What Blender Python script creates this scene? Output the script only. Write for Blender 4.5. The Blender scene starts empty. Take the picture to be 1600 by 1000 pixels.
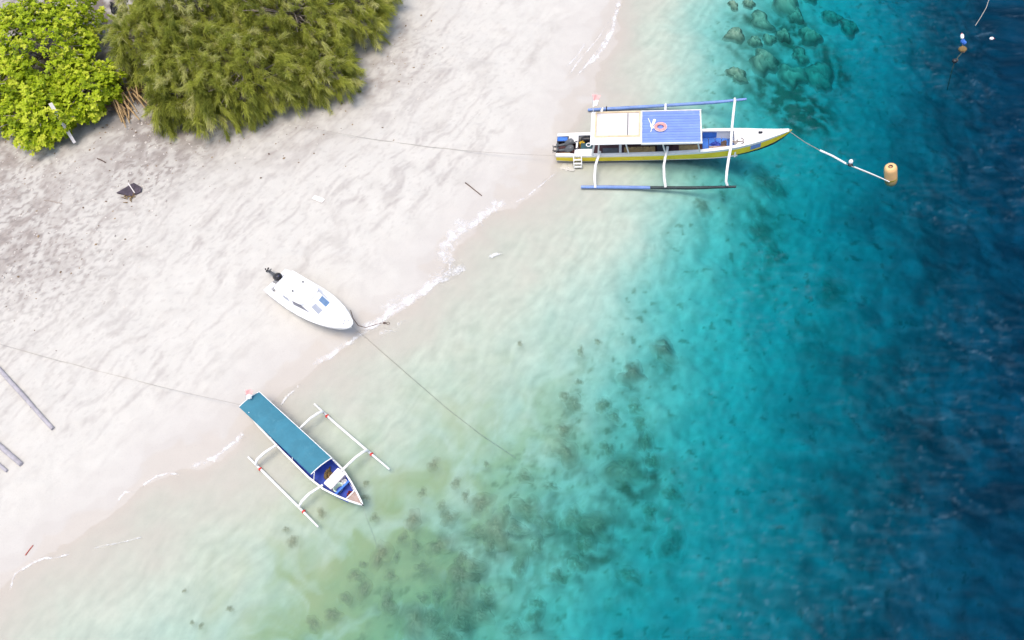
import bpy, math, random
import numpy as np
from mathutils import Vector, Matrix

# ------------------------------------------------------------------ camera, sky, sun, exposure
scene = bpy.context.scene
FOC, TILT, TURN, ALT = 1400.0, math.radians(34), math.radians(12), 38.0   # lens in 1600-px units, tilt from straight down, altitude
_down = np.array([math.sin(TILT)*math.sin(TURN), -math.sin(TILT)*math.cos(TURN), -math.cos(TILT)])
_Z = -_down
_X = np.array([1.0, 0, 0]) - _Z[0]*_Z
_X /= np.linalg.norm(_X)
_Y = np.cross(_Z, _X)
CAMR = np.array([_X, _Y, _Z])
_fw = CAMR @ np.array([0, 0, -1.0])
CAMP = -_fw*(ALT/-_fw[2])
cam_data = bpy.data.cameras.new('camera')
cam = bpy.data.objects.new('camera', cam_data)
scene.collection.objects.link(cam)
cam.matrix_world = Matrix([[*CAMR[0], CAMP[0]], [*CAMR[1], CAMP[1]], [*CAMR[2], CAMP[2]], [0, 0, 0, 1]])
cam_data.sensor_width = 36.0
cam_data.lens = 36.0*FOC/1600.0
cam_data.clip_end = 3000
scene.camera = cam

SUN_EL, SUN_AZ = 77.0, 205.0      # degrees; azimuth from +Y towards +X
world = bpy.data.worlds.new('World')
scene.world = world
world.use_nodes = True
wn = world.node_tree
sky = wn.nodes.new('ShaderNodeTexSky')
sky.sky_type = 'NISHITA'
sky.sun_disc = False
sky.sun_elevation = math.radians(SUN_EL)
sky.sun_rotation = math.radians(SUN_AZ)
sky.dust_density = 3.0
wn.links.new(sky.outputs[0], wn.nodes['Background'].inputs[0])
wn.nodes['Background'].inputs[1].default_value = 0.125
sun_data = bpy.data.lights.new('sun', 'SUN')
sun_data.energy = 1.2
sun_data.angle = math.radians(30)
sun_data.color = (1.0, 0.91, 0.80)
sun = bpy.data.objects.new('sun', sun_data)
scene.collection.objects.link(sun)
_e, _a = math.radians(SUN_EL), math.radians(SUN_AZ)
sun.rotation_euler = Vector((math.cos(_e)*math.sin(_a), math.cos(_e)*math.cos(_a), math.sin(_e))).to_track_quat('Z', 'Y').to_euler()
scene.view_settings.view_transform = 'Standard'
scene.view_settings.look = 'None'
scene.view_settings.gamma = 1.0
scene.view_settings.use_curve_mapping = False
scene.view_settings.exposure = 1.02
cy = scene.cycles
cy.max_bounces = 5
cy.diffuse_bounces = 2
cy.glossy_bounces = 2
cy.transparent_max_bounces = 12
cy.volume_bounces = 0
cy.caustics_reflective = False
cy.caustics_refractive = False
cy.use_denoising = True

rng = np.random.default_rng(7)
random.seed(7)
COL = scene.collection

# ------------------------------------------------------------------ helpers: layout
def un(px, py, z=0.0):
    """point on the level plane z seen at that place of the photograph"""
    d = CAMR @ np.array([(px-800)/FOC, (500-py)/FOC, -1.0])
    p = CAMP + d*((z-CAMP[2])/d[2])
    return Vector((float(p[0]), float(p[1]), float(z)))

class Noise2:
    """gradient noise in 0..1"""
    def __init__(self, seed, n=256):
        an = np.random.default_rng(seed).random((n, n))*2*math.pi
        self.gx = np.cos(an); self.gy = np.sin(an); self.n = n
    def val(self, x, y):
        x = np.asarray(x, float); y = np.asarray(y, float)
        xi = np.floor(x).astype(int); yi = np.floor(y).astype(int)
        fx = x-xi; fy = y-yi; n = self.n
        x0 = xi % n; x1 = (xi+1) % n; y0 = yi % n; y1 = (yi+1) % n
        d = lambda i, j, u, v: self.gx[i, j]*u+self.gy[i, j]*v
        a = d(x0, y0, fx, fy); b = d(x1, y0, fx-1, fy); c = d(x0, y1, fx, fy-1); e = d(x1, y1, fx-1, fy-1)
        sx = fx*fx*fx*(fx*(fx*6-15)+10); sy = fy*fy*fy*(fy*(fy*6-15)+10)
        return 0.5+0.85*((a*(1-sx)+b*sx)*(1-sy)+(c*(1-sx)+e*sx)*sy)
    def fbm(self, x, y, octv=4):
        s = 0; a = 0.5; tot = 0
        for k in range(octv):
            s = s+a*self.val(np.asarray(x)*2**k+17.3*k, np.asarray(y)*2**k+5.1*k); tot += a; a *= 0.5
        return s/tot
N1, N2, N3 = Noise2(1), Noise2(2), Noise2(3)

# heights of the beach and sea bed: (photo x, photo y, height)
SHORE = [(985,-120),(968,0),(955,55),(925,125),(890,190),(858,250),(825,295),(790,322),(748,348),(708,385),(692,430),(640,470),(600,496),
         (560,522),(505,560),(470,592),(436,632),(400,672),(366,694),(318,718),(250,746),(192,784),(110,850),(40,892),(0,925),(-120,1000),(-300,1130)]
CTRL = [(x, y, 0.0) for x, y in SHORE]
CTRL += [(0,0,2.3),(300,0,2.1),(300,200,1.7),(0,250,1.9),(150,300,1.6),(0,400,1.6),(0,560,1.15),(0,700,.75),(120,500,1.15),(300,400,1.15),(450,250,1.15),
         (600,60,1.2),(600,200,.85),(750,60,.75),(760,200,.5),(850,60,.38),(830,150,.3),(650,320,.5),(480,440,.55),(560,440,.4),(620,430,.25),(330,560,.5),(200,640,.5),(420,540,.3),
         (100,760,.33),(0,820,.35),(500,500,.25),(-300,300,2.6),(-300,800,1.3),(-300,0,2.8),(400,-200,2.3),(750,-200,.9)]
def line(h, pts): CTRL.extend((x, y, h) for x, y in pts)
line(-.09, [(1030,-100),(1005,40),(985,140),(930,250),(880,310),(800,400),(720,470),(620,560),(520,640),(440,730),(330,800),(200,870),(80,940),(-60,1040)])
line(-.27, [(1090,-60),(1060,100),(1040,200),(990,330),(900,440),(760,560),(640,680),(520,800),(400,900),(250,1000)])
line(-.90, [(1160,-80),(1135,60),(1110,180),(1085,300),(1040,400),(980,520),(920,640),(820,780),(720,900),(600,1020)])
line(-2.3, [(1270,-60),(1225,120),(1190,230),(1165,320),(1120,430),(1085,560),(1040,700),(960,850),(880,1010)])
line(-4.2, [(1400,-60),(1350,120),(1310,260),(1275,400),(1230,560),(1165,720),(1090,900),(1030,1020)])
line(-6.2, [(1510,-60),(1490,150),(1460,320),(1430,500),(1390,680),(1330,860),(1250,1020)])
line(-8.6, [(1640,-60),(1630,200),(1600,400),(1570,600),(1510,800),(1430,1020)])
line(-10., [(1900,-200),(1900,300),(1900,800),(1800,1200)])
line(-4., [(900,1300)]); line(-9.5, [(1400,1300)]); line(-.8, [(200,1250)])
_P = np.array([un(x, y)[:2] for x, y, h in CTRL]); _Hh = np.array([h for _, _, h in CTRL])
def _tps(r2): return 0.5*r2*np.log(np.maximum(r2, 1e-12))
_n = len(_P)
_K = _tps(((_P[:, None]-_P[None])**2).sum(-1)) + np.eye(_n)*2.0
_A = np.zeros((_n+3, _n+3)); _A[:_n, :_n] = _K
_A[:_n, _n] = 1; _A[:_n, n_ := _n+1] = _P[:, 0]; _A[:_n, _n+2] = _P[:, 1]; _A[_n:, :_n] = _A[:_n, _n:].T
_W = np.linalg.solve(_A, np.concatenate([_Hh, np.zeros(3)]))
def height(x, y):
    x = np.asarray(x, float); y = np.asarray(y, float); sh = x.shape
    x = x.ravel(); y = y.ravel()
    xc = np.clip(x, -70, 60); yc = np.clip(y, -45, 60)
    h = _W[_n]+_W[_n+1]*xc+_W[_n+2]*yc
    for i in range(_n):
        h += _W[i]*_tps((xc-_P[i, 0])**2+(yc-_P[i, 1])**2)
    land = np.clip(h*1.5, 0, 1)
    sea = np.clip(-h*0.5, 0, 1)
    nz = N1.fbm(x*0.30, y*0.30, 4)-0.5
    n2 = N2.fbm(x*0.9+9, y*0.9, 3)-0.5
    h = h + land*(nz*0.35+n2*0.10) + (1-land)*(1-sea)*(nz*0.10+n2*0.03) + sea*(nz*0.9+n2*0.3)
    h = np.where(h > 3.2, 3.2+(1-np.exp(-(h-3.2)))*0.8, h)
    h = np.maximum(h, -11.0)
    return h.reshape(sh)
def hz(x, y): return float(height(np.array([x]), np.array([y]))[0])
def gp(px, py, dz=0.0):
    """ground point seen at that place of the photograph"""
    z = 0.0
    for _ in range(6):
        p = un(px, py, z); z = 0.5*z+0.5*hz(p.x, p.y)
    return Vector((p.x, p.y, hz(p.x, p.y)+dz))

# ------------------------------------------------------------------ helpers: materials
class NT:
    def __init__(self, name):
        self.m = bpy.data.materials.new(name); self.m.use_nodes = True
        self.t = self.m.node_tree; self.t.nodes.clear()
        self.out = self.t.nodes.new('ShaderNodeOutputMaterial')
    def n(self, typ, ins=None, **kw):
        nd = self.t.nodes.new(typ)
        for k, v in kw.items(): setattr(nd, k, v)
        for k, v in (ins or {}).items():
            s = nd.inputs[k]
            if isinstance(v, bpy.types.NodeSocket): self.t.links.new(v, s)
            else: s.default_value = v
        return nd
    def math(self, op, a, b=0.0, clamp=False):
        return self.n('ShaderNodeMath', {0: a, 1: b}, operation=op, use_clamp=clamp).outputs[0]
    def mix(self, f, a, b):
        nd = self.n('ShaderNodeMix', data_type='RGBA')
        for k, v in (('Factor', f), ('A', a), ('B', b)):
            s = [q for q in nd.inputs if q.name == k and (q.type == ('VALUE' if k == 'Factor' else 'RGBA'))][0]
            if isinstance(v, bpy.types.NodeSocket): self.t.links.new(v, s)
            else: s.default_value = (*v, 1) if k != 'Factor' and len(v) == 3 else v
        return [q for q in nd.outputs if q.type == 'RGBA'][0]
    def noise(self, vec, scale, detail=4, rough=0.55, dist=0.0):
        return self.n('ShaderNodeTexNoise', {'Vector': vec, 'Scale': scale, 'Detail': detail, 'Roughness': rough, 'Distortion': dist}).outputs[0]
    def ramp(self, f, a, b):
        return self.n('ShaderNodeMapRange', {0: f, 1: a, 2: b, 3: 0.0, 4: 1.0}, interpolation_type='SMOOTHSTEP').outputs[0]
    def attr(self, name): return self.n('ShaderNodeAttribute', attribute_name=name).outputs['Fac']
    def obj(self): return self.n('ShaderNodeTexCoord').outputs['Object']
    def mapping(self, vec, rot=(0,0,0), scale=(1,1,1)):
        return self.n('ShaderNodeMapping', {'Vector': vec, 'Rotation': rot, 'Scale': scale}).outputs[0]
    def bsdf(self, **ins):
        return self.n('ShaderNodeBsdfPrincipled', {k.replace('_', ' '): v for k, v in ins.items()})
    def surf(self, s): self.t.links.new(s, self.out.inputs['Surface'])

_mats = {}
def mat(name, col, rough=0.6, var=0.12, scale=3.0, bump=0.0, metal=0.0, dirt=None, rnd=0.0, spec=0.4, coat=0.0):
    if name in _mats: return _mats[name]
    t = NT(name)
    o = t.obj()
    f = t.ramp(t.noise(o, scale, 5, 0.6), 0.3, 0.7)
    c = t.mix(f, tuple(x*(1-var) for x in col), tuple(min(1, x*(1+var)) for x in col))
    if dirt:
        g = t.ramp(t.noise(o, scale*2.3, 6, 0.7, 0.5), 0.52, 0.75)
        c = t.mix(t.math('MULTIPLY', g, dirt[1]), c, dirt[0])
    if rnd:
        r = t.n('ShaderNodeObjectInfo').outputs['Random']
        c = t.mix(t.math('MULTIPLY', r, rnd), c, tuple(x*0.55 for x in col))
    ins = dict(Base_Color=c, Roughness=rough, Metallic=metal, Specular_IOR_Level=spec, Coat_Weight=coat)
    b = t.bsdf(**ins)
    if bump:
        bp = t.n('ShaderNodeBump', {'Strength': bump, 'Distance': 0.02, 'Height': t.noise(o, scale*6, 4)})
        t.t.links.new(bp.outputs[0], b.inputs['Normal'])
    t.surf(b.outputs[0])
    _mats[name] = t.m
    return t.m

# ------------------------------------------------------------------ helpers: geometry
class MB:
    def __init__(self): self.v = []; self.f = []
    def add(self, vs, fs):
        o = len(self.v); self.v += [tuple(v) for v in vs]; self.f += [tuple(i+o for i in f) for f in fs]; return self
    def box(self, c, s, rot=None, taper=1.0):
        x, y, z = s[0]/2, s[1]/2, s[2]/2
        pts = [Vector((a*x*(taper if d > 0 else 1), b*y*(taper if d > 0 else 1), d*z)) for d in (-1, 1) for a, b in ((-1,-1),(1,-1),(1,1),(-1,1))]
        if rot is not None:
            M = rot if isinstance(rot, Matrix) else Matrix.Rotation(rot, 3, 'Z'); pts = [M @ p for p in pts]
        pts = [p+Vector(c) for p in pts]
        return self.add(pts, [(3,2,1,0),(4,5,6,7),(0,1,5,4),(1,2,6,5),(2,3,7,6),(3,0,4,7)])
    def tube(self, pts, r, n=8, caps=True):
        pts = [Vector(p) for p in pts]
        rs = r if isinstance(r, (list, tuple)) else [r]*len(pts)
        o = len(self.v); up = None
        for i, p in enumerate(pts):
            d = (pts[min(i+1, len(pts)-1)]-pts[max(i-1, 0)]).normalized()
            if up is None: up = Vector((0,0,1)) if abs(d.z) < .9 else Vector((1,0,0))
            a = d.cross(up).normalized(); b = a.cross(d).normalized(); up = b
            for k in range(n):
                t = 2*math.pi*k/n; self.v.append(tuple(p+a*(rs[i]*math.cos(t))+b*(rs[i]*math.sin(t))))
        for i in range(len(pts)-1):
            for k in range(n):
                k2 = (k+1) % n; self.f.append((o+i*n+k, o+i*n+k2, o+(i+1)*n+k2, o+(i+1)*n+k))
        if caps:
            self.f.append(tuple(o+k for k in range(n))[::-1]); e = o+(len(pts)-1)*n; self.f.append(tuple(e+k for k in range(n)))
        return self
    def ell(self, c, r, n=14, m=9, M=None, pw=1.0):
        c = Vector(c); vs = []; fs = []
        sg = lambda t: math.copysign(abs(t)**pw, t)
        for i in range(m+1):
            ph = math.pi*i/m
            for k in range(n):
                t = 2*math.pi*k/n
                p = Vector((r[0]*sg(math.sin(ph))*sg(math.cos(t)), r[1]*sg(math.sin(ph))*sg(math.sin(t)), r[2]*sg(math.cos(ph))))
                vs.append((M @ p if M is not None else p)+c)
        for i in range(m):
            for k in range(n):
                fs.append((i*n+k, (i+1)*n+k, (i+1)*n+(k+1) % n, i*n+(k+1) % n))
        return self.add(vs, fs)
    def loft(self, rows, close=False):
        o = len(self.v); n = len(rows[0])
        for r in rows: self.v += [tuple(p) for p in r]
        for i in range(len(rows)-1):
            for k in range(n-1 if not close else n):
                self.f.append((o+i*n+k, o+i*n+(k+1) % n, o+(i+1)*n+(k+1) % n, o+(i+1)*n+k))
        return self
    def prism(self, poly, z0, z1):
        n = len(poly); vs = [(x, y, z0) for x, y in poly]+[(x, y, z1) for x, y in poly]
        return self.add(vs, [tuple(range(n))[::-1], tuple(range(n, 2*n))]+[(k, (k+1) % n, n+(k+1) % n, n+k) for k in range(n)])
    def torus(self, c, R, r, n=28, m=10, M=None):
        c = Vector(c); vs = []; fs = []
        for i in range(n):
            t = 2*math.pi*i/n
            for k in range(m):
                q = 2*math.pi*k/m
                p = Vector(((R+r*math.cos(q))*math.cos(t), (R+r*math.cos(q))*math.sin(t), r*math.sin(q)))
                vs.append((M @ p if M is not None else p)+c)
        for i in range(n):
            for k in range(m): fs.append((i*m+k, ((i+1) % n)*m+k, ((i+1) % n)*m+(k+1) % m, i*m+(k+1) % m))
        return self.add(vs, fs)
    def build(self, name, m, parent=None, smooth=False, bevel=0.0):
        me = bpy.data.meshes.new(name); me.from_pydata(self.v, [], self.f); me.validate()
        if bevel:
            import bmesh
            bm = bmesh.new(); bm.from_mesh(me)
            bmesh.ops.recalc_face_normals(bm, faces=bm.faces)
            bmesh.ops.bevel(bm, geom=list(bm.edges), offset=bevel, segments=2, affect='EDGES', clamp_overlap=True)
            bm.to_mesh(me); bm.free()
        else:
            import bmesh
            bm = bmesh.new(); bm.from_mesh(me); bmesh.ops.recalc_face_normals(bm, faces=bm.faces); bm.to_mesh(me); bm.free()
        if smooth:
            me.polygons.foreach_set('use_smooth', [True]*len(me.polygons))
            if smooth != True: me.set_sharp_from_angle(angle=math.radians(smooth))
        me.materials.append(m)
        o = bpy.data.objects.new(name, me); COL.objects.link(o); o.parent = parent
        return o
def np_mesh(name, V, Fq, m, parent=None, attrs=None, smooth=False):
    me = bpy.data.meshes.new(name)
    V = np.asarray(V, np.float32); Fq = np.asarray(Fq, np.int32); k = Fq.shape[1]
    me.vertices.add(len(V)); me.vertices.foreach_set('co', V.ravel())
    me.loops.add(Fq.size); me.loops.foreach_set('vertex_index', Fq.ravel())
    me.polygons.add(len(Fq)); me.polygons.foreach_set('loop_start', np.arange(0, Fq.size, k, dtype=np.int32))
    me.polygons.foreach_set('loop_total', np.full(len(Fq), k, np.int32))
    me.update(calc_edges=True)
    for an, av in (attrs or {}).items():
        a = me.attributes.new(an, 'FLOAT', 'POINT'); a.data.foreach_set('value', np.asarray(av, np.float32).ravel())
    if smooth: me.polygons.foreach_set('use_smooth', np.ones(len(Fq), bool))
    me.materials.append(m)
    o = bpy.data.objects.new(name, me); COL.objects.link(o); o.parent = parent
    return o
def tag(o, label=None, cat=None, group=None, kind=None):
    if label: o['label'] = label
    if cat: o['category'] = cat
    if group: o['group'] = group
    if kind: o['kind'] = kind
    return o
def thing(name, loc, rz, label, cat, group=None):
    o = bpy.data.objects.new(name, None); COL.objects.link(o)
    o.location = loc; o.rotation_euler = (0, 0, rz); o.empty_display_size = 0.3
    return tag(o, label, cat, group)

# ------------------------------------------------------------------ the ground: beach and sea bed in one sheet
def axis(lo, hi, step, far):
    a = list(np.arange(lo, hi+1e-6, step)); s = step; x = hi
    while x < far: s *= 1.5; x += s; a.append(x)
    s = step; x = lo
    while x > -far: s *= 1.5; x -= s; a.insert(0, x)
    return np.array(a)
def sstep(x, a, b):
    q = np.clip((x-a)/(b-a), 0, 1); return q*q*(3-2*q)
gx, gy = axis(-41, 33, 0.115, 600), axis(-18.5, 33, 0.115, 600)
GX, GY = np.meshgrid(gx, gy, indexing='ij')
GZ = height(GX, GY)
def blob(lst):
    s = np.zeros_like(GX)
    for px, py, r, a in lst:
        p = un(px, py); w = r*3.2
        i0, i1 = np.searchsorted(gx, [p.x-w, p.x+w]); j0, j1 = np.searchsorted(gy, [p.y-w, p.y+w])
        s[i0:i1, j0:j1] += a*np.exp(-((GX[i0:i1, j0:j1]-p.x)**2+(GY[i0:i1, j0:j1]-p.y)**2)/(2*r*r))
    return s
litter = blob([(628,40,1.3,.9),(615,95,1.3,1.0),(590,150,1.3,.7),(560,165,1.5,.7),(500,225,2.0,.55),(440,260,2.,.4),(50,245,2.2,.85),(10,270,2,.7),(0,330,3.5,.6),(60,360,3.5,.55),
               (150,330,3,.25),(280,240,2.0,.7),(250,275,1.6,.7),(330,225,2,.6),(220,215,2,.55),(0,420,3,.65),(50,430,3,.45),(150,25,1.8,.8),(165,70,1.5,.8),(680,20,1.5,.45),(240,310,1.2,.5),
               (0,250,3,.4),(120,400,3,.25),(640,130,1.5,.6)])  # real litter plus tree shade painted into the sand beside crowns and bushes
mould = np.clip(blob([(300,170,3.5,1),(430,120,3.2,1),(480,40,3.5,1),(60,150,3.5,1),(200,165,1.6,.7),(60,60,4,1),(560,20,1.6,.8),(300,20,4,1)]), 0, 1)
rub = blob([(0,340,4,.6),(60,380,3.5,.5),(270,255,2.2,1),(300,225,2,.8),(130,430,3,.35),(30,270,2.5,.6),(60,440,3,.5),(420,200,2,.5),(640,110,2,.6),(240,300,1.5,.7)])
CORAL = [(812,537,.16),(934,534,.2),(907,549,.22),(904,597,.2),(882,619,.3),(897,631,.42),(942,632,.36),(960,650,.3),(992,637,.38),(881,671,.34),(885,707,.6),(975,735,.8),
         (760,725,.16),(819,745,.35),(712,755,.25),(727,774,.24),(752,787,.45),(702,808,.4),(677,725,.28),(822,792,.5),(777,829,.62),(852,817,.45),(897,810,.5),(930,820,.8),
         (745,830,.35),(807,825,.4),(687,852,.5),(650,855,.25),(722,872,.35),(740,885,.4),(767,850,.36),(720,900,.55),(657,886,.24),(812,887,.4),(901,882,.35),(555,899,.32),
         (570,920,.36),(595,867,.5),(682,930,.3),(662,935,.32),(722,940,.75),(605,942,.45),(650,972,.7),(672,970,.4),(715,967,.5),(750,962,.5),(840,942,.3),(982,897,.4),
         (802,982,.4),(700,995,.4),(645,812,.45),(585,809,.2),(570,777,.18),(572,755,.16),(502,802,.2),(457,846,.26),(447,827,.14),(567,882,.2),(610,900,.26),(359,951,.15),
         (314,978,.15),(300,973,.12),(288,923,.10),(835,965,.35),(1010,690,.4),(1000,660,.3),(1020,720,.35),(950,700,.3),(860,760,.3),(790,800,.3),(840,850,.35),(760,930,.3),
         (690,790,.22),(660,770,.2),(630,840,.24),(620,870,.2),(540,935,.28),(520,960,.3),(490,975,.3),(870,900,.35),(915,850,.4),(1015,800,.4),(1050,770,.4)]
BOULD = [(1148,57,.55,.45),(1194,98,.75,.5),(1224,58,.45,.5),(1266,58,.6,.55),(1228,4,1.1,.55),(1146,10,.3,.28),(1170,8,.36,.3),(1190,36,.8,.4),(1243,24,.55,.4),(1152,118,.5,.35),
         (1180,66,.42,.3),(1238,118,.85,.4),(1280,120,1.0,.35),(1300,26,.65,.4),(1326,44,.7,.4),(1250,88,.6,.35),(1262,-6,.7,.5),(1202,62,.4,.3)]
REEF = [(1037,547,.62,.5),(987,585,.55,.4),(1195,282,.9,.35),(1218,298,.7,.35),(1097,322,.5,.25),(1300,455,.9,.4),(1210,396,.6,.3),(1185,365,.7,.3),(1050,850,.6,.35)]
algae = blob([(690,760,3.5,.5),(640,850,3.5,.6),(560,930,3.5,.8),(500,980,3,.9),(760,700,3,.4),(820,650,3,.4),(880,620,2.5,.35),(600,990,4,.6),(760,850,4,.4),(450,1000,3,.6),(560,900,2,.4)])
reef = blob([(x, y, r*1.1, .9) for x, y, r, _ in BOULD]+[(x, y, r*1.0, .85 if k < 2 else .4) for k, (x, y, r, _) in enumerate(REEF)]+[(x, y, r*0.8, .40) for x, y, r in CORAL]+[(x+r*14, y+r*10, r*1.1, .15) for x, y, r in CORAL]
            + [(1240,120,1.6,.5),(1290,130,1.6,.45),(980,740,1.4,.5),(1010,690,1.3,.45),(930,830,1.2,.4),(760,850,1.6,.12),(660,960,1.6,.12),(1210,290,1.4,.3),(1330,60,1.6,.45),(1190,370,1.2,.10),
               (720,890,1.6,.3),(860,800,1.6,.25),(1300,460,1.2,.4),(1140,300,1.,.2)])
# sand colours: pale coral sand, dark mineral drifts combed along the shore, litter with tree shade painted in, wet margin, sea bed growth
_d1, _d2 = un(610, 90), un(450, 250)
_ph = math.atan2(_d2.y-_d1.y, _d2.x-_d1.x)
SU, SV = GX*math.cos(_ph)+GY*math.sin(_ph), -GX*math.sin(_ph)+GY*math.cos(_ph)
wu = N3.fbm(GX*0.25, GY*0.25, 3); wv = N2.fbm(GX*0.25+40, GY*0.25, 3)
n_st = N1.fbm(SU*0.16+wu*1.5, SV*0.60+wv*3.0, 6)
n_st2 = N3.fbm(SU*0.5+wu, SV*1.6+wv*2, 5)
n_mid = N2.fbm(GX*1.1, GY*1.1, 5)
n_big = N3.fbm(GX*0.09+3, GY*0.09, 3)
n_fine = N1.fbm(GX*4.1, GY*4.1, 3)
def L3(c): return np.array(c)[None, None, :]
def mixc(f, a, b): f = np.clip(f, 0, 1)[..., None]; return a*(1-f)+L3(b)*f
a = n_mid[..., None]
ALB = L3((0.590, 0.566, 0.512))*(1-a)+L3((0.660, 0.640, 0.582))*a
dryf = sstep(GZ, 0.10, 0.45)
drift = 0.62*n_st+0.38*n_st2+0.30*(n_big-0.5)
ALB = mixc(dryf*sstep(drift, 0.52, 0.72)*(0.12+0.55*n_fine), ALB, (0.40, 0.365, 0.33))
comb = 0.55*N2.fbm(SU*0.30+7+wu*2, SV*1.9+wv*4, 6)+0.45*N1.fbm(SU*0.7+wu*2, SV*3.4+wv*4, 5)
patchy = sstep(N3.fbm(GX*0.16+11, GY*0.16, 3), 0.40, 0.62)
up_beach = np.clip(blob([(520,240,4.5,1.0),(620,170,4.0,1.0),(700,110,4,.7),(430,330,4,.6),(120,470,5,.7),(60,540,4,.6),(250,360,4,.6),(250,560,4,.4),(700,250,4,.5),(650,260,3,.3)]), 0, 1)
ALB = mixc(dryf*sstep(comb, 0.50, 0.68)*(0.08+0.16*patchy+0.40*up_beach)*(0.35+1.0*n_fine), ALB, (0.385, 0.345, 0.32))
peb = N1.fbm(GX*3.7+5, GY*3.7, 2)
ALB = mixc(dryf*sstep(peb, 0.64, 0.74)*(0.05+0.22*up_beach), ALB, (0.36, 0.33, 0.30))
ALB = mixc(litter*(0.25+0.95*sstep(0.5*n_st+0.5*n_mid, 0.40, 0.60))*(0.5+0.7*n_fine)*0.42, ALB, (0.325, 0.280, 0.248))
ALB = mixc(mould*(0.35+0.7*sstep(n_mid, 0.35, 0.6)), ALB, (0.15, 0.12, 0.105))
ALB = mixc(rub*sstep(N3.fbm(GX*3.3, GY*3.3, 3), 0.52, 0.66)*0.7, ALB, (0.30, 0.265, 0.24))
hh = GZ+(np.abs(N2.fbm(GX*0.28, GY*0.28+9, 3)-0.5)*0.42-0.05)+(N1.fbm(GX*1.1, GY*1.1+9, 4)-0.5)*0.05
ALB = mixc((1-sstep(hh, 0.08, 0.45))*0.36, ALB, (0.50, 0.462, 0.432))
wetf = 1-sstep(hh, 0.05, 0.075)
wet2 = 1-sstep(GZ+(np.abs(N3.fbm(GX*0.22+5, GY*0.22, 3)-0.5)*0.6)+(N1.fbm(GX*1.4, GY*1.4, 4)-0.5)*0.05, 0.17, 0.20)
ALB = mixc(wet2*0.20, ALB, (0.47, 0.425, 0.38))
ALB = mixc(wetf*0.36, ALB, (0.510, 0.450, 0.375))
under = 1-sstep(GZ, -0.20, 0.02)
ALB = mixc(under*0.85, ALB, (0.625, 0.590, 0.490))
rip = N1.fbm(SU*0.5+wu*2, SV*2.4+wv*4, 4)
ALB *= (1+under*((rip-0.5)*0.34+(N2.fbm(GX*2.1+wu*3, GY*2.1, 4)-0.5)*0.26))[..., None]
n_alg = N2.fbm(GX*0.5+wu*3, GY*0.5+wv*3, 5)
ALB = mixc(under*algae*(0.3+0.7*sstep(n_alg, 0.26, 0.78))*0.55, ALB, (0.41, 0.395, 0.22))
mot = 0.5*N1.fbm(GX*0.9+wu*2, GY*0.9+wv*2, 5)+0.5*N3.fbm(GX*2.6, GY*2.6+7, 4)
ALB = mixc(sstep(-GZ, 0.30, 0.8)*sstep(mot, 0.46, 0.66)*(0.22+0.35*np.clip(algae, 0, 1)), ALB, (0.27, 0.265, 0.165))
n_rf = N3.fbm(GX*1.3+wu*2, GY*1.3+wv*2, 5)
ALB = mixc(under*reef*(0.25+0.9*sstep(n_rf, 0.28, 0.70))*0.80, ALB, (0.150, 0.155, 0.105))
ALB = mixc(under*sstep(N1.fbm(GX*1.9, GY*1.9+30, 3), 0.64, 0.74)*sstep(n_alg, 0.42, 0.56)*0.55*sstep(-GZ, .35, .8), ALB, (0.17, 0.175, 0.10))
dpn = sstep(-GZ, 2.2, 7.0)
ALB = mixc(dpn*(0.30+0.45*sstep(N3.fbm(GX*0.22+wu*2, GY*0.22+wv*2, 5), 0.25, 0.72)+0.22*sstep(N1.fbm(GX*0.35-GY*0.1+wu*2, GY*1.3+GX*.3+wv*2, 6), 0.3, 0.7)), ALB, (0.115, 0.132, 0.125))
ALB *= 0.855
t = NT('sand')
o = t.obj()
n_grit = t.noise(o, 17.0, 3, 0.75)
ca = t.n('ShaderNodeAttribute', attribute_name='sand_colour').outputs['Color']
c = t.mix(t.math('MULTIPLY', t.ramp(n_grit, 0.50, 0.80), 0.30), ca, t.mix(1.0, ca, (0.30, 0.275, 0.27)))
wetn = t.attr('wet')
b = t.bsdf(Base_Color=c, Roughness=t.math('SUBTRACT', 0.95, t.math('MULTIPLY', wetn, 0.40)), Specular_IOR_Level=0.25)
bp = t.n('ShaderNodeBump', {'Strength': t.attr('relief'), 'Distance': 0.10, 'Height': n_grit})
t.t.links.new(bp.outputs[0], b.inputs['Normal'])
t.surf(b.outputs[0])
M_SAND = t.m
# trodden, wind-blown relief on the dry sand and ripples on the bed
foot = N2.fbm(GX*2.3, GY*2.3, 3)-0.5
GZ2 = GZ+dryf*((n_st-0.5)*0.045+foot*0.022+(n_fine-0.5)*0.012)+under*np.clip(-GZ, 0, 1)*((rip-0.5)*0.10)
def hz(x, y):
    i = min(max(int(np.searchsorted(gx, x))-1, 0), len(gx)-2); j = min(max(int(np.searchsorted(gy, y))-1, 0), len(gy)-2)
    fx = (x-gx[i])/(gx[i+1]-gx[i]); fy = (y-gy[j])/(gy[j+1]-gy[j])
    return float((GZ2[i, j]*(1-fx)+GZ2[i+1, j]*fx)*(1-fy)+(GZ2[i, j+1]*(1-fx)+GZ2[i+1, j+1]*fx)*fy)
nx, ny = len(gx), len(gy)
idx = np.arange(nx*ny).reshape(nx, ny)
quads = np.stack([idx[:-1, :-1], idx[1:, :-1], idx[1:, 1:], idx[:-1, 1:]], -1).reshape(-1, 4)
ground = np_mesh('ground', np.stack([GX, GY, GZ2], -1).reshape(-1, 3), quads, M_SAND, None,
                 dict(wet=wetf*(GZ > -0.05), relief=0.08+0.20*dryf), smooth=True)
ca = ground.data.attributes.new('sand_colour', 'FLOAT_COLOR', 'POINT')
ca.data.foreach_set('color', np.concatenate([np.clip(ALB, 0.01, 0.9), np.ones_like(GX)[..., None]], -1).astype(np.float32).ravel())
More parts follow.
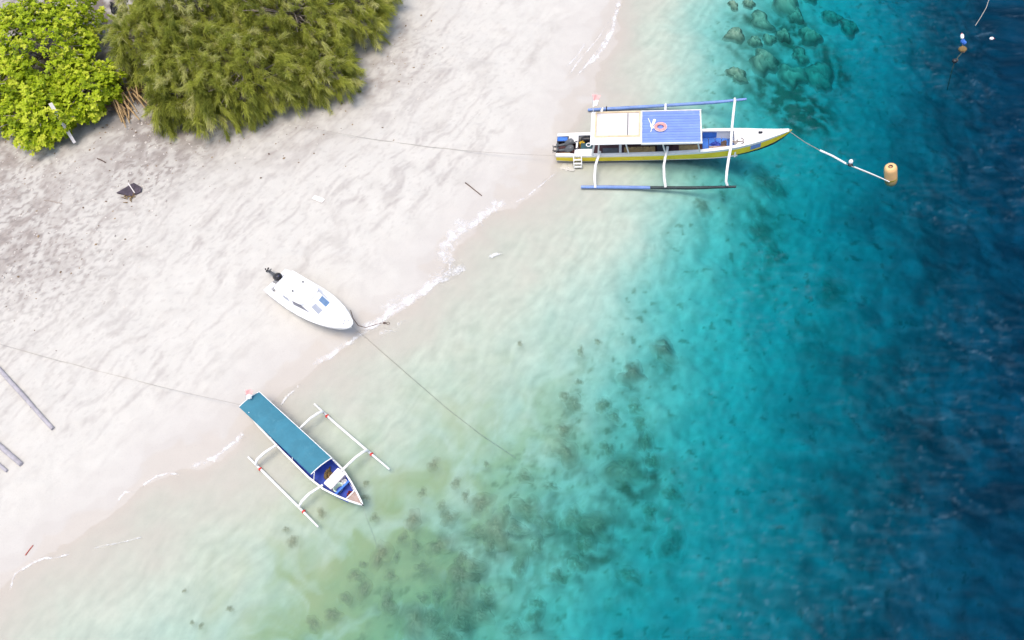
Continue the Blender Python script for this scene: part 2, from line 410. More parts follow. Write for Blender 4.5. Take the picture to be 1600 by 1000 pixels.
tag(ground, 'pale sand beach sloping down into the sea bed', kind='structure')

# ------------------------------------------------------------------ the sea: a closed body of clear absorbing water with a rippled surface
t = NT('sea_water')
fr = t.n('ShaderNodeFresnel', {'IOR': 1.13})
gl = t.n('ShaderNodeBsdfGlossy', {'Color': (0.8, 0.92, 1.0, 1), 'Roughness': 0.30})
tr = t.n('ShaderNodeBsdfTransparent', {'Color': (1, 1, 1, 1)})
mx = t.n('ShaderNodeMixShader', {0: fr.outputs[0], 1: tr.outputs[0], 2: gl.outputs[0]})
df = t.n('ShaderNodeBsdfDiffuse', {'Color': (0.30, 0.46, 0.58, 1)})
mx2 = t.n('ShaderNodeMixShader', {0: t.attr('streak'), 1: mx.outputs[0], 2: df.outputs[0]})
t.surf(mx2.outputs[0])
KR, KG, KB = 0.60, 0.096, 0.055
ab = t.n('ShaderNodeVolumeAbsorption', {'Color': (0.0, 1-KG/KR, 1-KB/KR, 1), 'Density': KR})
t.t.links.new(ab.outputs[0], t.out.inputs['Volume'])
M_SEA = t.m
wx, wy = axis(-16, 33, 0.13, 590), axis(-18.5, 32, 0.13, 590)
WX, WY = np.meshgrid(wx, wy, indexing='ij')
wdepth = -np.array(height(WX, WY))
deep = np.clip((wdepth-0.4)/3.5, 0, 1)
q1 = N1.fbm(WX*0.20, WY*0.20, 3); q2 = N2.fbm(WX*0.20+9, WY*0.20, 3)
rot = lambda a: (WX*math.cos(a)+WY*math.sin(a), -WX*math.sin(a)+WY*math.cos(a))
A1, B1 = rot(math.radians(-20)); A2, B2 = rot(math.radians(35))
wz = (N3.fbm(A1*0.30+q1*2, B1*0.75+q2*2, 4)-0.5)*0.34+(N1.fbm(A2*0.8, B2*1.7+q1*2, 4)-0.5)*0.16
near = (np.abs(WX-8) < 45)*(np.abs(WY-6) < 45)
wz = wz*(0.04+0.30*deep)*near
s1 = N2.fbm(A1*0.20+q1*3.0, B1*0.62+q2*4.0, 7)
s2 = N3.fbm(WX*0.13, WY*0.13+4, 3)
s3 = N1.fbm(WX*1.5-WY*.3+7, WY*3.6+WX*.5, 4)
streak = (1-sstep(np.abs(s1-0.5), 0.0, 0.045))*sstep(s2, 0.42, 0.60)*sstep(s3, 0.44, 0.78)
streak += sstep(N2.fbm(A1*0.5+q1*4, B1*1.3+q2*4, 6), 0.60, 0.72)*sstep(s2, 0.40, 0.6)*0.35*sstep(s3, 0.40, 0.75)
A3, B3 = rot(math.radians(-9))
fine = N1.fbm(A3*0.9+q1*3, B3*3.6+q2*3, 5)
streak = streak*sstep(deep, 0.25, 0.8)*0.09+(0.016*sstep(fine, 0.46, 0.72)*(0.35+sstep(s2, 0.35, 0.65)))*sstep(deep, 0.12, 0.7)
streak = streak*near
mx_, my_ = len(wx), len(wy)
wi = np.arange(mx_*my_).reshape(mx_, my_)
V = np.stack([WX, WY, wz], -1).reshape(-1, 3)
top = np.stack([wi[:-1, :-1], wi[1:, :-1], wi[1:, 1:], wi[:-1, 1:]], -1).reshape(-1, 4)
rim = np.concatenate([wi[:, 0], wi[-1, 1:], wi[-2::-1, -1], wi[0, -2:0:-1]])
k = len(rim); base = len(V)
low = V[rim].copy(); low[:, 2] = -16
V2 = np.concatenate([V, low])
side = np.stack([np.roll(rim, -1), rim, base+np.arange(k), base+np.roll(np.arange(k), -1)], -1)
sea_obj = np_mesh('sea', V2, np.concatenate([top, side]), M_SEA, None, dict(streak=np.concatenate([streak.ravel(), np.zeros(k)])), smooth=True)
import bmesh
bm = bmesh.new(); bm.from_mesh(sea_obj.data); bm.verts.ensure_lookup_table()
bm.faces.new([bm.verts[base+q] for q in range(k)])
bmesh.ops.recalc_face_normals(bm, faces=bm.faces)
bm.to_mesh(sea_obj.data); bm.free()
tag(sea_obj, 'clear turquoise sea deepening to dark blue', kind='structure')

# ------------------------------------------------------------------ paints and stuffs
WHITE = mat('white_paint', (0.80, 0.79, 0.77), 0.45, 0.03, 2.0, dirt=((0.50, 0.44, 0.36), 0.5))
GEL = mat('white_gelcoat', (0.82, 0.82, 0.82), 0.25, 0.02, 1.5, coat=0.3, dirt=((0.62, 0.60, 0.56), 0.15))
YELLOW = mat('yellow_paint', (0.82, 0.64, 0.03), 0.5, 0.08, 1.2, dirt=((0.70, 0.38, 0.05), 0.6))
ANTIFOUL = mat('dark_hull_paint', (0.03, 0.045, 0.05), 0.6, 0.3, 2.0)
BLUEF = mat('float_blue_paint', (0.165, 0.265, 0.56), 0.5, 0.15, 2.0, dirt=((0.30, 0.33, 0.42), 0.4))
BLUER = mat('roof_blue_paint', (0.19, 0.29, 0.68), 0.55, 0.08, 1.5, dirt=((0.36, 0.42, 0.70), 0.4), rnd=0.30)
BLUED = mat('deck_blue_paint', (0.05, 0.17, 0.55), 0.55, 0.15, 2.5, dirt=((0.14, 0.26, 0.55), 0.5))
MAROON = mat('maroon_floor_paint', (0.10, 0.045, 0.05), 0.6, 0.25, 2.5)
TIMBER = mat('varnished_timber', (0.42, 0.27, 0.10), 0.5, 0.25, 4.0, rnd=0.35)
PALEW = mat('pale_timber', (0.66, 0.52, 0.33), 0.6, 0.12, 3.0)
PLANK = mat('worn_deck_timber', (0.40, 0.30, 0.25), 0.75, 0.2, 5.0, rnd=0.3)
BLACK = mat('black_plastic', (0.022, 0.022, 0.026), 0.4, 0.3, 3.0)
DKGREY = mat('dark_grey_plastic', (0.10, 0.105, 0.11), 0.4, 0.2, 3.0)
TEAL = mat('dark_teal_plastic', (0.03, 0.08, 0.09), 0.5, 0.2, 3.0)
STEEL = mat('dull_steel', (0.45, 0.45, 0.46), 0.35, 0.1, 5.0, metal=0.9)
RED = mat('red_cloth', (0.62, 0.05, 0.04), 0.8, 0.15, 6.0)
REDF = mat('flag_red', (0.78, 0.40, 0.38), 0.8, 0.1, 6.0)
WHITEF = mat('flag_white', (0.85, 0.84, 0.83), 0.8, 0.03, 6.0)
SALMON = mat('salmon_ring', (0.72, 0.32, 0.29), 0.55, 0.12, 4.0, dirt=((0.75, 0.60, 0.56), 0.5))
TARP = mat('teal_canvas', (0.040, 0.185, 0.255), 0.75, 0.10, 1.4, bump=0.15, dirt=((0.075, 0.235, 0.30), 0.6))
HULLB = mat('blue_inside_paint', (0.035, 0.07, 0.40), 0.5, 0.2, 3.0, dirt=((0.02, 0.04, 0.16), 0.5))
FOAMB = mat('white_foam_box', (0.80, 0.74, 0.73), 0.8, 0.06, 4.0)
PGREEN = mat('pale_green_plastic', (0.55, 0.68, 0.55), 0.5, 0.1, 3.0)
BROWNS = mat('brown_sacking', (0.20, 0.13, 0.05), 0.95, 0.3, 6.0)
YCAN = mat('yellow_can', (0.65, 0.42, 0.03), 0.5, 0.1, 3.0)
ROPE = mat('grey_rope', (0.36, 0.33, 0.29), 0.95, 0.2, 20.0)
ROPED = mat('weedy_rope', (0.13, 0.13, 0.09), 0.95, 0.3, 10.0)
ROPEW = mat('white_rope', (0.72, 0.72, 0.72), 0.9, 0.1, 20.0)
GLASSD = mat('tinted_glass', (0.17, 0.17, 0.21), 0.12, 0.15, 2.0, spec=0.6)
GLASSB = mat('blue_tinted_glass', (0.16, 0.26, 0.42), 0.12, 0.2, 2.0, spec=0.6)
GLASSG = mat('grey_tinted_glass', (0.38, 0.40, 0.45), 0.15, 0.1, 2.0, spec=0.6)
NAVY = mat('navy_boot_stripe', (0.10, 0.11, 0.36), 0.4, 0.1, 3.0)
ORANGE = mat('sun_bleached_orange', (0.80, 0.48, 0.21), 0.55, 0.06, 2.0, dirt=((0.82, 0.58, 0.34), 0.4))
ALGY = mat('algae_yellow', (0.42, 0.40, 0.03), 0.8, 0.2, 6.0)
GREYLOG = mat('bleached_log', (0.37, 0.35, 0.37), 0.9, 0.15, 4.0, bump=0.5, dirt=((0.24, 0.22, 0.26), 0.6))
BARK = mat('bark', (0.20, 0.155, 0.13), 0.95, 0.25, 6.0, bump=0.5)
TWIG = mat('pale_twig', (0.34, 0.29, 0.25), 0.95, 0.2, 8.0)
DRYW = mat('dry_brown_wood', (0.42, 0.285, 0.14), 0.9, 0.25, 5.0, rnd=0.7)
STICK = mat('dark_stick', (0.13, 0.09, 0.075), 0.95, 0.2, 8.0)
CHAR = mat('charred_board', (0.055, 0.042, 0.055), 0.7, 0.35, 5.0, bump=0.3)
BONE = mat('bleached_board', (0.74, 0.69, 0.65), 0.9, 0.08, 5.0)
LETTER = mat('grey_lettering', (0.30, 0.30, 0.31), 0.5, 0.1, 5.0)

def lerp_tab(tab, u):
    xs = [a for a, _ in tab]; ys = [b for _, b in tab]
    return float(np.interp(u, xs, ys))
def smooth_tab(tab, u):   # gently rounded version of the table
    return sum(w*lerp_tab(tab, u+d) for d, w in ((-.35, .25), (0, .5), (.35, .25))) if tab[0][0]+.35 < u < tab[-1][0]-.35 else lerp_tab(tab, u)

# ------------------------------------------------------------------ the passenger boat with blue roof and blue outriggers
boat = thing('outrigger_boat', (2.65, 11.3, 0), math.radians(-5), 'long white and yellow passenger boat with blue plank roof and blue outrigger floats', 'boat')
HB = [(0, .84), (1, .88), (3, .90), (6, .89), (8, .86), (9.2, .80), (10.2, .68), (11.2, .46), (12.1, .22), (12.9, .02)]
HG = [(0, .68), (3, .68), (6, .72), (8, .80), (9.7, .92), (11.2, 1.12), (12.2, 1.33), (12.9, 1.52)]
HK = [(0, -.22), (1, -.33), (9, -.35), (10.5, -.22), (11.6, .10), (12.4, .62), (12.9, 1.44)]
U = [0, .5, 1, 2, 3, 4, 5, 6, 7, 8, 8.8, 9.5, 10.1, 10.7, 11.2, 11.7, 12.1, 12.5, 12.75, 12.9]
SHP = [(0, 0), (.14, .42), (.30, .74), (.45, .87), (.60, .92), (.74, .955), (1, 1)]
CV = 0.04
def hull_pt(u, t, sgn, off=0.0):
    b = smooth_tab(HB, u); g = smooth_tab(HG, u); kz = smooth_tab(HK, u)
    return (u, CV+sgn*(b*lerp_tab(SHP, t)+off), kz+t*(g-kz))
def strake(t0, t1, sgn, m, n=3, u0=0, u1=12.9):
    us = [u for u in U if u0 <= u <= u1]
    return [[hull_pt(u, t0+(t1-t0)*i/n, sgn) for i in range(n+1)] for u in us]
mb = MB()
for sg in (-1, 1): mb.loft(strake(0, .45, sg, 0, 5))
bm_row = [hull_pt(0, q/10, -1) for q in range(0, 11)]; bm_row2 = [hull_pt(0, q/10, 1) for q in range(0, 11)]
hull = mb.build('hull', ANTIFOUL, boat, smooth=40)
mb = MB()
for sg in (-1, 1): mb.loft(strake(.45, .86, sg, 0, 4))
mb.build('yellow_strake', YELLOW, boat, smooth=40)
mb = MB()
for sg in (-1, 1): mb.loft(strake(.86, 1.0, sg, 0, 3))
mb.build('white_strake', WHITE, boat, smooth=40)
# blue flash on the near bow
mb = MB(); mb.loft([[tuple(Vector(hull_pt(u, q, -1, .006))) for q in (.56, .66, .76, .86)] for u in (10.75, 10.95, 11.15, 11.3)])
mb.build('blue_flash', BLUEF, boat)
mb = MB(); mb.loft([bm_row, bm_row2]); mb.build('transom', WHITE, boat)
for sg in (-1, 1):
    mb = MB(); rows = []
    for u in U[:-1]:
        b = smooth_tab(HB, u); g = smooth_tab(HG, u); w = min(.17, b*.7)
        rows.append([(u, CV+sg*(b+.03), g-.02), (u, CV+sg*(b+.03), g+.035), (u, CV+sg*(b-w), g+.035), (u, CV+sg*(b-w), g-.03)])
    mb.loft(rows, close=True); mb.build('gunwale', WHITE, boat)
# inside: floor and inner planking
mb = MB(); mb.loft([[(u, CV-(smooth_tab(HB, u)-.10), .14), (u, CV+(smooth_tab(HB, u)-.10), .14)] for u in U if u <= 10.2]); mb.build('floor', MAROON, boat)
for sg in (-1, 1):
    mb = MB(); mb.loft([[(u, CV+sg*(smooth_tab(HB, u)-.11), .12), (u, CV+sg*(smooth_tab(HB, u)-.11), smooth_tab(HG, u)-.02)] for u in U if u <= 10.2]); mb.build('inner_planking', WHITE, boat)
# fore deck
mb = MB(); mb.loft([[(u, CV-(smooth_tab(HB, u)-.03), smooth_tab(HG, u)-.02), (u, CV, smooth_tab(HG, u)+.05), (u, CV+(smooth_tab(HB, u)-.03), smooth_tab(HG, u)-.02)] for u in [9.95, 10.3]+[q for q in U if q > 10.3][:-1]])
mb.build('fore_deck', WHITE, boat, smooth=40)
MB().prism([(9.9, CV-.66), (9.99, CV-.66), (9.99, CV+.66), (9.9, CV+.66)], .14, .92).build('fore_bulkhead', WHITE, boat)
hat = MB().box((11.28, .20, 1.17), (.22, .17, .10)).build('anchor_cleat', BLACK, boat, bevel=.02)
MB().tube([(11.42, .17, 1.19), (11.66, .21, 1.22)], .025).tube([(11.6, .09, 1.22), (11.62, .32, 1.22)], .02).build('cleat_bar', PALEW, hat)
# stern well, bulkhead and side decks
MB().box((1.16, CV, .43), (.10, 1.55, .56)).build('motor_bulkhead', WHITE, boat)
MB().box((1.55, -.56, .66), (1.0, .50, .05)).build('side_deck', WHITE, boat)
MB().box((.95, .52, .64), (.55, .62, .05)).build('side_deck', WHITE, boat)
MB().box((.30, .58, .60), (.60, .30, .05)).build('blue_locker', BLUED, boat, bevel=.015)
MB().box((.42, -.68, .66), (.78, .22, .06)).build('stern_step', PALEW, boat, bevel=.015)
MB().box((.60, -.03, .165), (1.0, 1.1, .03)).build('well_floor', MAROON, boat)
# motors
def motor(parent, loc, rz, cowl_m, trim_m, s=1.0, name='outboard_motor', lab=None):
    e = bpy.data.objects.new(name, None); COL.objects.link(e); e.parent = parent; e.location = loc; e.rotation_euler = (0, 0, rz); e.scale = (s, s, s)
    if lab: e['label'] = lab
    Mt = Matrix.Rotation(math.radians(-38), 3, 'Y')
    MB().ell((.10, 0, .16), (.31, .20, .17), 14, 9, Mt, .75).build('cowling', cowl_m, e, smooth=True)
    MB().ell((.16, 0, .265), (.20, .10, .07), 12, 7, Mt).build('cowling_cap', trim_m, e, smooth=True)
    MB().tube([(-.08, 0, .06), (-.36, 0, .02), (-.62, 0, -.01)], [.10, .075, .06], 10).box((-.58, 0, .07), (.16, .26, .025), Mt).build('leg', DKGREY, e, smooth=40)
    mbp = MB().ell((-.68, 0, -.06), (.16, .055, .055), 10, 7)
    for k in range(3):
        a = k*2.094; mbp.ell((-.84, .085*math.cos(a), -.06+.085*math.sin(a)), (.02, .055 if abs(math.cos(a)) > .5 else .04, .06), 8, 5)
    mbp.build('propeller', BLACK, e, smooth=True)
    MB().tube([(.30, 0, .10), (.58, .05, .20)], [.025, .03], 7).build('tiller', BLACK, e)
    return e
motor(boat, (.62, .10, .62), math.radians(6), DKGREY, WHITEF, 1.0, lab='grey outboard motor tilted up, farther of the pair')
motor(boat, (.64, -.36, .62), math.radians(-4), DKGREY, PALEW, 1.0, lab='grey outboard motor tilted up, nearer of the pair')
# ladder hung over the near side
e = bpy.data.objects.new('boarding_ladder', None); COL.objects.link(e); e.parent = boat; e.location = (0, 0, 0)
for u in (1.02, 1.46): MB().tube([(u, -.70, .72), (u, -.93, .76), (u, -1.10, .30), (u, -1.16, .02)], .032, 8).build('rail', WHITE, e, smooth=True)
for f in (.25, .62, .95): MB().box((1.24, -.95-.19*f, .70-.62*f), (.44, .10, .035)).build('tread', WHITE, e)
# benches and boxes under the roof
for k in range(5): MB().box((3.98+k*.36, -.34, .47), (.30, .62, .04)).build('bench_slat', TIMBER, boat)
MB().box((4.7, -.34, .30), (1.75, .56, .30)).build('bench_base', TIMBER, boat)
MB().box((7.40, -.30, .45), (1.02, .66, .06)).box((7.4, -.30, .28), (.96, .6, .28)).build('bench', TIMBER, boat)
MB().box((3.05, -.32, .44), (.85, .5, .05)).box((3.05, -.32, .28), (.8, .46, .27)).build('bench', DKGREY, boat)
MB().box((3.62, -.33, .44), (.14, .66, .62)).build('cabin_partition', WHITE, boat)
MB().box((5.95, .10, .34), (.55, 1.2, .40)).build('engine_box', BLACK, boat, bevel=.02)
for k in range(4): MB().box((4.1+k*1.1, .60, .45), (.95, .42, .05)).build('far_bench', TIMBER, boat)
# forward well: blue boards and worn planks
for k in range(5): MB().box((8.37+k*.36, .30, .27), (.33, .92, .03)).build('blue_floor_board', BLUED, boat)
MB().box((9.08, .76, .52), (1.75, .05, .42)).build('blue_side_board', BLUED, boat)
for k in range(3): MB().box((9.22, -.20-k*.16, .52), (1.36, .15, .035)).build('worn_plank', PLANK, boat)
# roof: white framed part aft, blue planks forward
RZ = 2.10
MB().box((3.42, -.12, RZ), (2.80, 2.50, .05)).build('white_roof_sheet', WHITE, boat)
for c, sz in (((3.50, 1.03, RZ+.055), (2.5, .09, .06)), ((3.50, -.82, RZ+.055), (2.5, .09, .06)), ((2.28, .10, RZ+.058), (.09, 1.76, .065)), ((4.70, .10, RZ+.058), (.09, 1.76, .065))):
    MB().box(c, sz).build('roof_frame_bar', PALEW, boat)
ROOFP = mat('cream_roof_panel', (0.60, 0.565, 0.55), 0.7, 0.04, 2.0)
MB().box((3.18, .10, RZ+.045), (1.68, 1.70, .035)).build('roof_panel', ROOFP, boat)
MB().box((4.36, .10, RZ+.045), (.58, 1.70, .035)).build('roof_panel', ROOFP, boat)
MB().box((4.045, .10, RZ+.04), (.035, 1.70, .025)).build('panel_seam', DKGREY, boat)
MB().box((6.42, -.15, RZ-.015), (3.24, 2.40, .03)).build('roof_deck', WHITE, boat)
for k in range(12):
    MB().box((6.40, -1.235+k*.1965, RZ+.02+random.uniform(-.003, .004)), (3.14+random.uniform(-.02, .02), .178, .035)).build('roof_plank', BLUER, boat)
for sg, v in ((-1, -1.36), (1, 1.10)): MB().box((6.42, v, RZ-.02), (3.28, .05, .11)).build('roof_fascia', WHITE, boat)
posts = [((2.26, -1.22), (2.05, -.80)), ((2.50, -1.24), (2.40, -.82)), ((3.95, -1.26), (4.12, -.80)), ((5.93, -1.28), (6.13, -.78)), ((7.80, -1.24), (8.02, -.74)),
         ((2.3, .98), (2.2, .86)), ((3.95, .98), (4.0, .88)), ((5.93, .98), (6.0, .88)), ((7.80, .95), (7.9, .85))]
for k, (a, b2) in enumerate(posts):
    MB().tube([(b2[0], b2[1], .68), (a[0], a[1], RZ-.02)], .055 if k == 0 else .042, 8).build('roof_post', WHITE, boat)
# floats and cross beams
MB().tube([(1.62, 3.40, .12), (3.5, 3.50, .10), (6.2, 3.62, .10), (9, 3.76, .12), (10.82, 3.88, .20)], [.08, .095, .095, .095, .07], 10).build('float', BLUEF, boat, smooth=40)
fl_ = MB().tube([(1.48, -2.64, .10), (3.0, -2.64, .07), (5.3, -2.65, -.01)], [.08, .095, .095], 10).build('float', BLUEF, boat, smooth=40)
MB().tube([(5.25, -2.65, -.015), (7.5, -2.63, -.10), (9.95, -2.58, -.10)], [.09, .095, .07], 10).build('weedy_end', ANTIFOUL, fl_, smooth=40)
def arc(pts, r=.075): return MB().tube(pts, r, 9)
arc([(9.46, -2.66, .12), (9.38, -2.60, .35), (9.40, -2.25, .78), (9.50, -1.6, 1.0), (9.66, -.75, 1.10), (9.72, .1, 1.13), (9.80, .9, 1.12), (9.93, 2.0, 1.0), (10.06, 3.0, .80), (10.12, 3.60, .52), (10.14, 3.80, .30), (10.22, 3.82, .14)]).build('cross_beam', WHITE, boat, smooth=40)
arc([(6.24, -.62, 1.05), (6.22, -.8, 1.02), (6.12, -1.25, .92), (6.03, -1.8, .78), (6.06, -2.4, .50), (6.14, -2.72, .10)]).build('cross_beam', WHITE, boat, smooth=40)
arc([(2.50, -.74, .90), (2.42, -1.1, .86), (2.28, -1.6, .74), (2.24, -2.2, .50), (2.28, -2.72, .12)]).build('cross_beam', WHITE, boat, smooth=40)
arc([(2.42, .80, .90), (2.45, 1.8, .85), (2.48, 2.8, .6), (2.50, 3.45, .16)]).build('cross_beam', WHITE, boat, smooth=40)
arc([(6.1, .80, 1.0), (6.12, 1.9, .95), (6.16, 3.0, .7), (6.18, 3.66, .16)]).build('cross_beam', WHITE, boat, smooth=40)
MB().torus((2.72, 3.46, .12), .13, .035, 14, 6, Matrix.Rotation(math.pi/2, 3, 'Y')).build('lashing', BLACK, boat, smooth=True)
# flag at the far stern corner
def flag(parent, base, top, w, hgt_, dirx, down):
    MB().tube([base, top], .018, 7).build('flag_pole', WHITE, parent)
    fl = bpy.data.objects.new('flag', None); COL.objects.link(fl); fl.parent = parent
    tp = Vector(top)
    for nm, m, a, b2 in (('red_band', REDF, 0, .5), ('white_band', WHITEF, .5, 1.0)):
        rows = []
        for i in range(6):
            f = a+(b2-a)*i/5
            rows.append([tp+Vector(dirx)*(w*q/6*(1-.35*f))+Vector((.04*math.sin(q*1.4+f*3), .04*math.cos(q*1.7+f*2), .04*math.sin(q*1.1+f*4)))+Vector(down)*(hgt_*f) for q in range(7)])
        m1 = MB().loft(rows); m1.loft([[p+Vector((.0, .006, .0)) for p in r] for r in rows]); m1.build(nm, m, fl, smooth=True)
flag(boat, (2.12, 1.05, 2.10), (2.10, 1.12, 3.42), .46, .62, (.95, .05, -.1), (.06, -.78, -.60))

def place(parent_obj, loc):   # world position of a point on a boat
    M = Matrix.LocRotScale(parent_obj.location, parent_obj.rotation_euler, parent_obj.scale)
    return M @ Vector(loc)
BR = math.radians(-5)
# things lying on the passenger boat
r_ = thing('life_ring', place(boat, (5.83, -.24, RZ+.035)), BR, 'salmon pink life ring lying on the blue plank roof', 'life ring')
ring = MB().torus((0, 0, .075), .255, .085, 32, 12).build('ring', SALMON, r_, smooth=True)
MB().torus((0, 0, .09), .345, .012, 32, 6).build('grab_line', WHITEF, ring, smooth=True)
def paddle(a, b2, label):
    pa, pb = place(boat, a), place(boat, b2); d = pb-pa
    r = thing('paddle', pa, math.atan2(d.y, d.x), label, 'paddle', 'paddles on the blue roof')
    L = d.length
    MB().tube([(0, 0, .02), (L*.6, 0, .02)], .022, 7).build('shaft', WHITEF, r)
    MB().prism([(L*.55, -.03), (L*.68, -.07), (L*.97, -.075), (L, 0), (L*.97, .075), (L*.68, .07), (L*.55, .03)], .008, .034).build('blade', WHITEF, r, bevel=.006)
paddle((5.16, .48, RZ+.04), (5.42, -.30, RZ+.04), 'white paddle slanting towards the life ring on the blue roof')
paddle((5.30, -.55, RZ+.04), (5.52, .42, RZ+.04), 'white paddle with its blade uppermost, right beside the life ring on the blue roof')
g = thing('fuel_can', place(boat, (1.42, .36, .16)), BR+.3, 'small yellow fuel can in the stern well of the passenger boat', 'fuel can')
MB().box((0, 0, .20), (.30, .18, .40)).build('body', YCAN, g, bevel=.03); MB().tube([(-.08, 0, .40), (-.06, 0, .46), (.06, 0, .46), (.08, 0, .40)], .018, 6).build('handle', YCAN, g); MB().tube([(.11, 0, .40), (.11, 0, .45)], .03, 8).build('cap', BLACK, g)
g = thing('tool_bag', place(boat, (1.72, .62, .16)), BR, 'long black bag behind the yellow fuel can at the boat stern', 'bag')
MB().ell((0, 0, .26), (.40, .17, .26), 16, 9, None, .7).build('body', BLACK, g, smooth=True); MB().tube([(-.18, 0, .5), (-.1, 0, .58), (.1, 0, .58), (.18, 0, .5)], .02, 6).build('handle', BLACK, g)
g = thing('storage_crate', place(boat, (1.70, .02, .16)), BR, 'dark teal crate with pale hose coil in the passenger boat stern', 'crate')
MB().box((0, 0, .20), (.62, .52, .40), None, 1.05).build('body', TEAL, g, bevel=.02); MB().torus((.12, .08, .43), .13, .03, 18, 6).build('hose_coil', WHITEF, g, smooth=True)
def rag(name, loc, r, m, label, cat, seed, n=18):
    rr = np.random.default_rng(seed); vs = []; fs = []; R_, S_ = 9, n
    for i in range(R_+1):
        for k2 in range(S_):
            a = 2*math.pi*k2/S_; q = i/R_
            rad = q*(1+.30*math.sin(2*a+seed)+.2*math.sin(5*a+seed*2)+.12*rr.normal())
            z = (1-q*q)*(1+.35*math.sin(7*q+3*a)+.2*rr.normal())
            vs.append((r[0]*rad*math.cos(a), r[1]*rad*math.sin(a), max(0.004, r[2]*z) if i < R_ else .004))
    for i in range(R_):
        for k2 in range(S_): fs.append((i*S_+k2, (i+1)*S_+k2, (i+1)*S_+(k2+1) % S_, i*S_+(k2+1) % S_))
    o = MB().add(vs, fs).build(name, m, None, smooth=True); o.location = loc
    return tag(o, label, cat)
rag('cloth_bundle', place(boat, (8.95, .16, .285)), (.26, .24, .22), HULLB, 'dark blue cloth bundle on the bright blue boards of the passenger boat', 'cloth', 3)
rag('rope_heap', place(boat, (9.38, .14, .285)), (.22, .26, .24), STICK, 'dark heap of rope beside the blue cloth bundle', 'rope', 5)
# anchor chain heap on the fore deck: coils
g = thing('anchor', place(boat, (9.98, -.28, .93)), BR, 'small rusty anchor with tangled line on the edge of the white fore deck', 'anchor')
MB().tube([(-.22, 0, .06), (.35, .02, .08)], .03, 8).build('shank', STICK, g)
for q in (-1, 1): MB().tube([(.35, .02, .08), (.38, q*.14, .10), (.22, q*.24, .16)], [.03, .03, .012], 7).build('fluke', STICK, g)
MB().tube([(-.2+.1*math.sin(k*.9)+.02*k, .18*math.cos(k*1.3), .05+.02*(k % 3)) for k in range(16)], .02, 6).build('line', ROPE, g)

# ------------------------------------------------------------------ small outrigger with the teal canopy
low = thing('outrigger_canoe', (-12.6, -4.4, 0), math.radians(-42), 'slim wooden outrigger with long teal canopy and white bamboo floats at the shore', 'boat')
LB = [(-.35, .28), (0, .40), (1, .54), (3, .64), (5, .70), (6, .64), (6.8, .46), (7.5, .26), (8.0, .09), (8.18, .015)]
LG = [(-.35, .66), (0, .62), (2, .52), (5, .50), (6.5, .58), (7.4, .70), (8.18, .88)]
LK = [(-.35, .35), (0, .02), (1, -.14), (6, -.18), (7.2, .02), (7.8, .35), (8.18, .82)]
LU = [-.35, 0, .5, 1, 2, 3, 4, 5, 5.5, 6, 6.4, 6.8, 7.2, 7.5, 7.8, 8.0, 8.18]
LV = -.19
def lpt(u, t, sg, inset=0.0):
    b = max(0.004, lerp_tab(LB, u)-inset); g = lerp_tab(LG, u); kz = lerp_tab(LK, u)
    sh = lerp_tab([(0, 0), (.15, .5), (.4, .8), (.7, .94), (1, 1)], t)
    return (u, LV+sg*b*sh, kz+inset*.6*(1-t)+t*(g-kz))
mb = MB()
for sg in (-1, 1): mb.loft([[lpt(u, q/7, sg) for q in range(8)] for u in LU])
mb.loft([[lpt(-.35, q/7, -1) for q in range(8)], [lpt(-.35, q/7, 1) for q in range(8)]])
mb.build('hull', WHITE, low, smooth=40)
mb = MB()
for sg in (-1, 1): mb.loft([[lpt(u, q, sg, .05) for q in (.55, .7, .85, .985)] for u in LU[:-1]])
mb.build('inner_planking', HULLB, low)
mb = MB(); mb.loft([[(u, LV-(lerp_tab(LB, u)*.93-.03), .16), (u, LV+(lerp_tab(LB, u)*.93-.03), .16)] for u in LU if 0 <= u <= 7.3]); mb.build('floor', HULLB, low)
for sg in (-1, 1):
    mb = MB(); rows = []
    for u in LU:
        b = lerp_tab(LB, u); g = lerp_tab(LG, u); w = min(.06, b*.6)
        rows.append([(u, LV+sg*(b+.02), g-.015), (u, LV+sg*(b+.02), g+.025), (u, LV+sg*(b-w), g+.025), (u, LV+sg*(b-w), g-.015)])
    mb.loft(rows, close=True); mb.build('gunwale', WHITE, low)
MB().loft([[(u, LV-lerp_tab(LB, u)*.8, lerp_tab(LG, u)-.06), (u, LV+lerp_tab(LB, u)*.8, lerp_tab(LG, u)-.06)] for u in (7.28, 7.5, 7.8, 8.0)]).build('bow_deck', PLANK, low)
MB().tube([(7.26, LV-.30, .66), (7.26, LV+.30, .66)], .035, 8).build('bow_thwart', WHITEF, low)
MB().box((6.62, LV, .50), (.10, .92, .05)).build('thwart', BLUED, low)
MB().ell((8.16, LV, .86), (.07, .03, .05), 8, 6).build('stem_head', BLACK, low)
# canopy, gently sagging
rows = []
for i in range(23):
    u = -.15+5.5*i/22
    rows.append([(u+.14*(v+.05)/1.0, v-.03*i/22*2, 1.18-.08*((v+.05)/.56)**2-.018*math.sin(i*1.05)**2-.02*math.sin(i*.31)) for v in (-.68, -.55, -.35, -.08, .20, .38, .48)])
mb = MB().loft(rows); mb.loft([[(p[0], p[1], p[2]-.02) for p in r] for r in rows]); mb.build('canopy', TARP, low, smooth=True)
MB().tube([(r[0][0], r[0][1], r[0][2]-.01) for r in rows], .022, 7).build('canopy_edge', TARP, low)
MB().tube([(r[-1][0], r[-1][1], r[-1][2]-.01) for r in rows], .022, 7).build('canopy_edge', WHITE, low)
MB().tube([(p[0]+.01, p[1], p[2]-.01) for p in rows[-1]], .025, 7).build('canopy_bow_rail', WHITE, low)
MB().tube([(p[0]-.01, p[1], p[2]-.01) for p in rows[0]], .025, 7).build('canopy_bow_rail', WHITE, low)
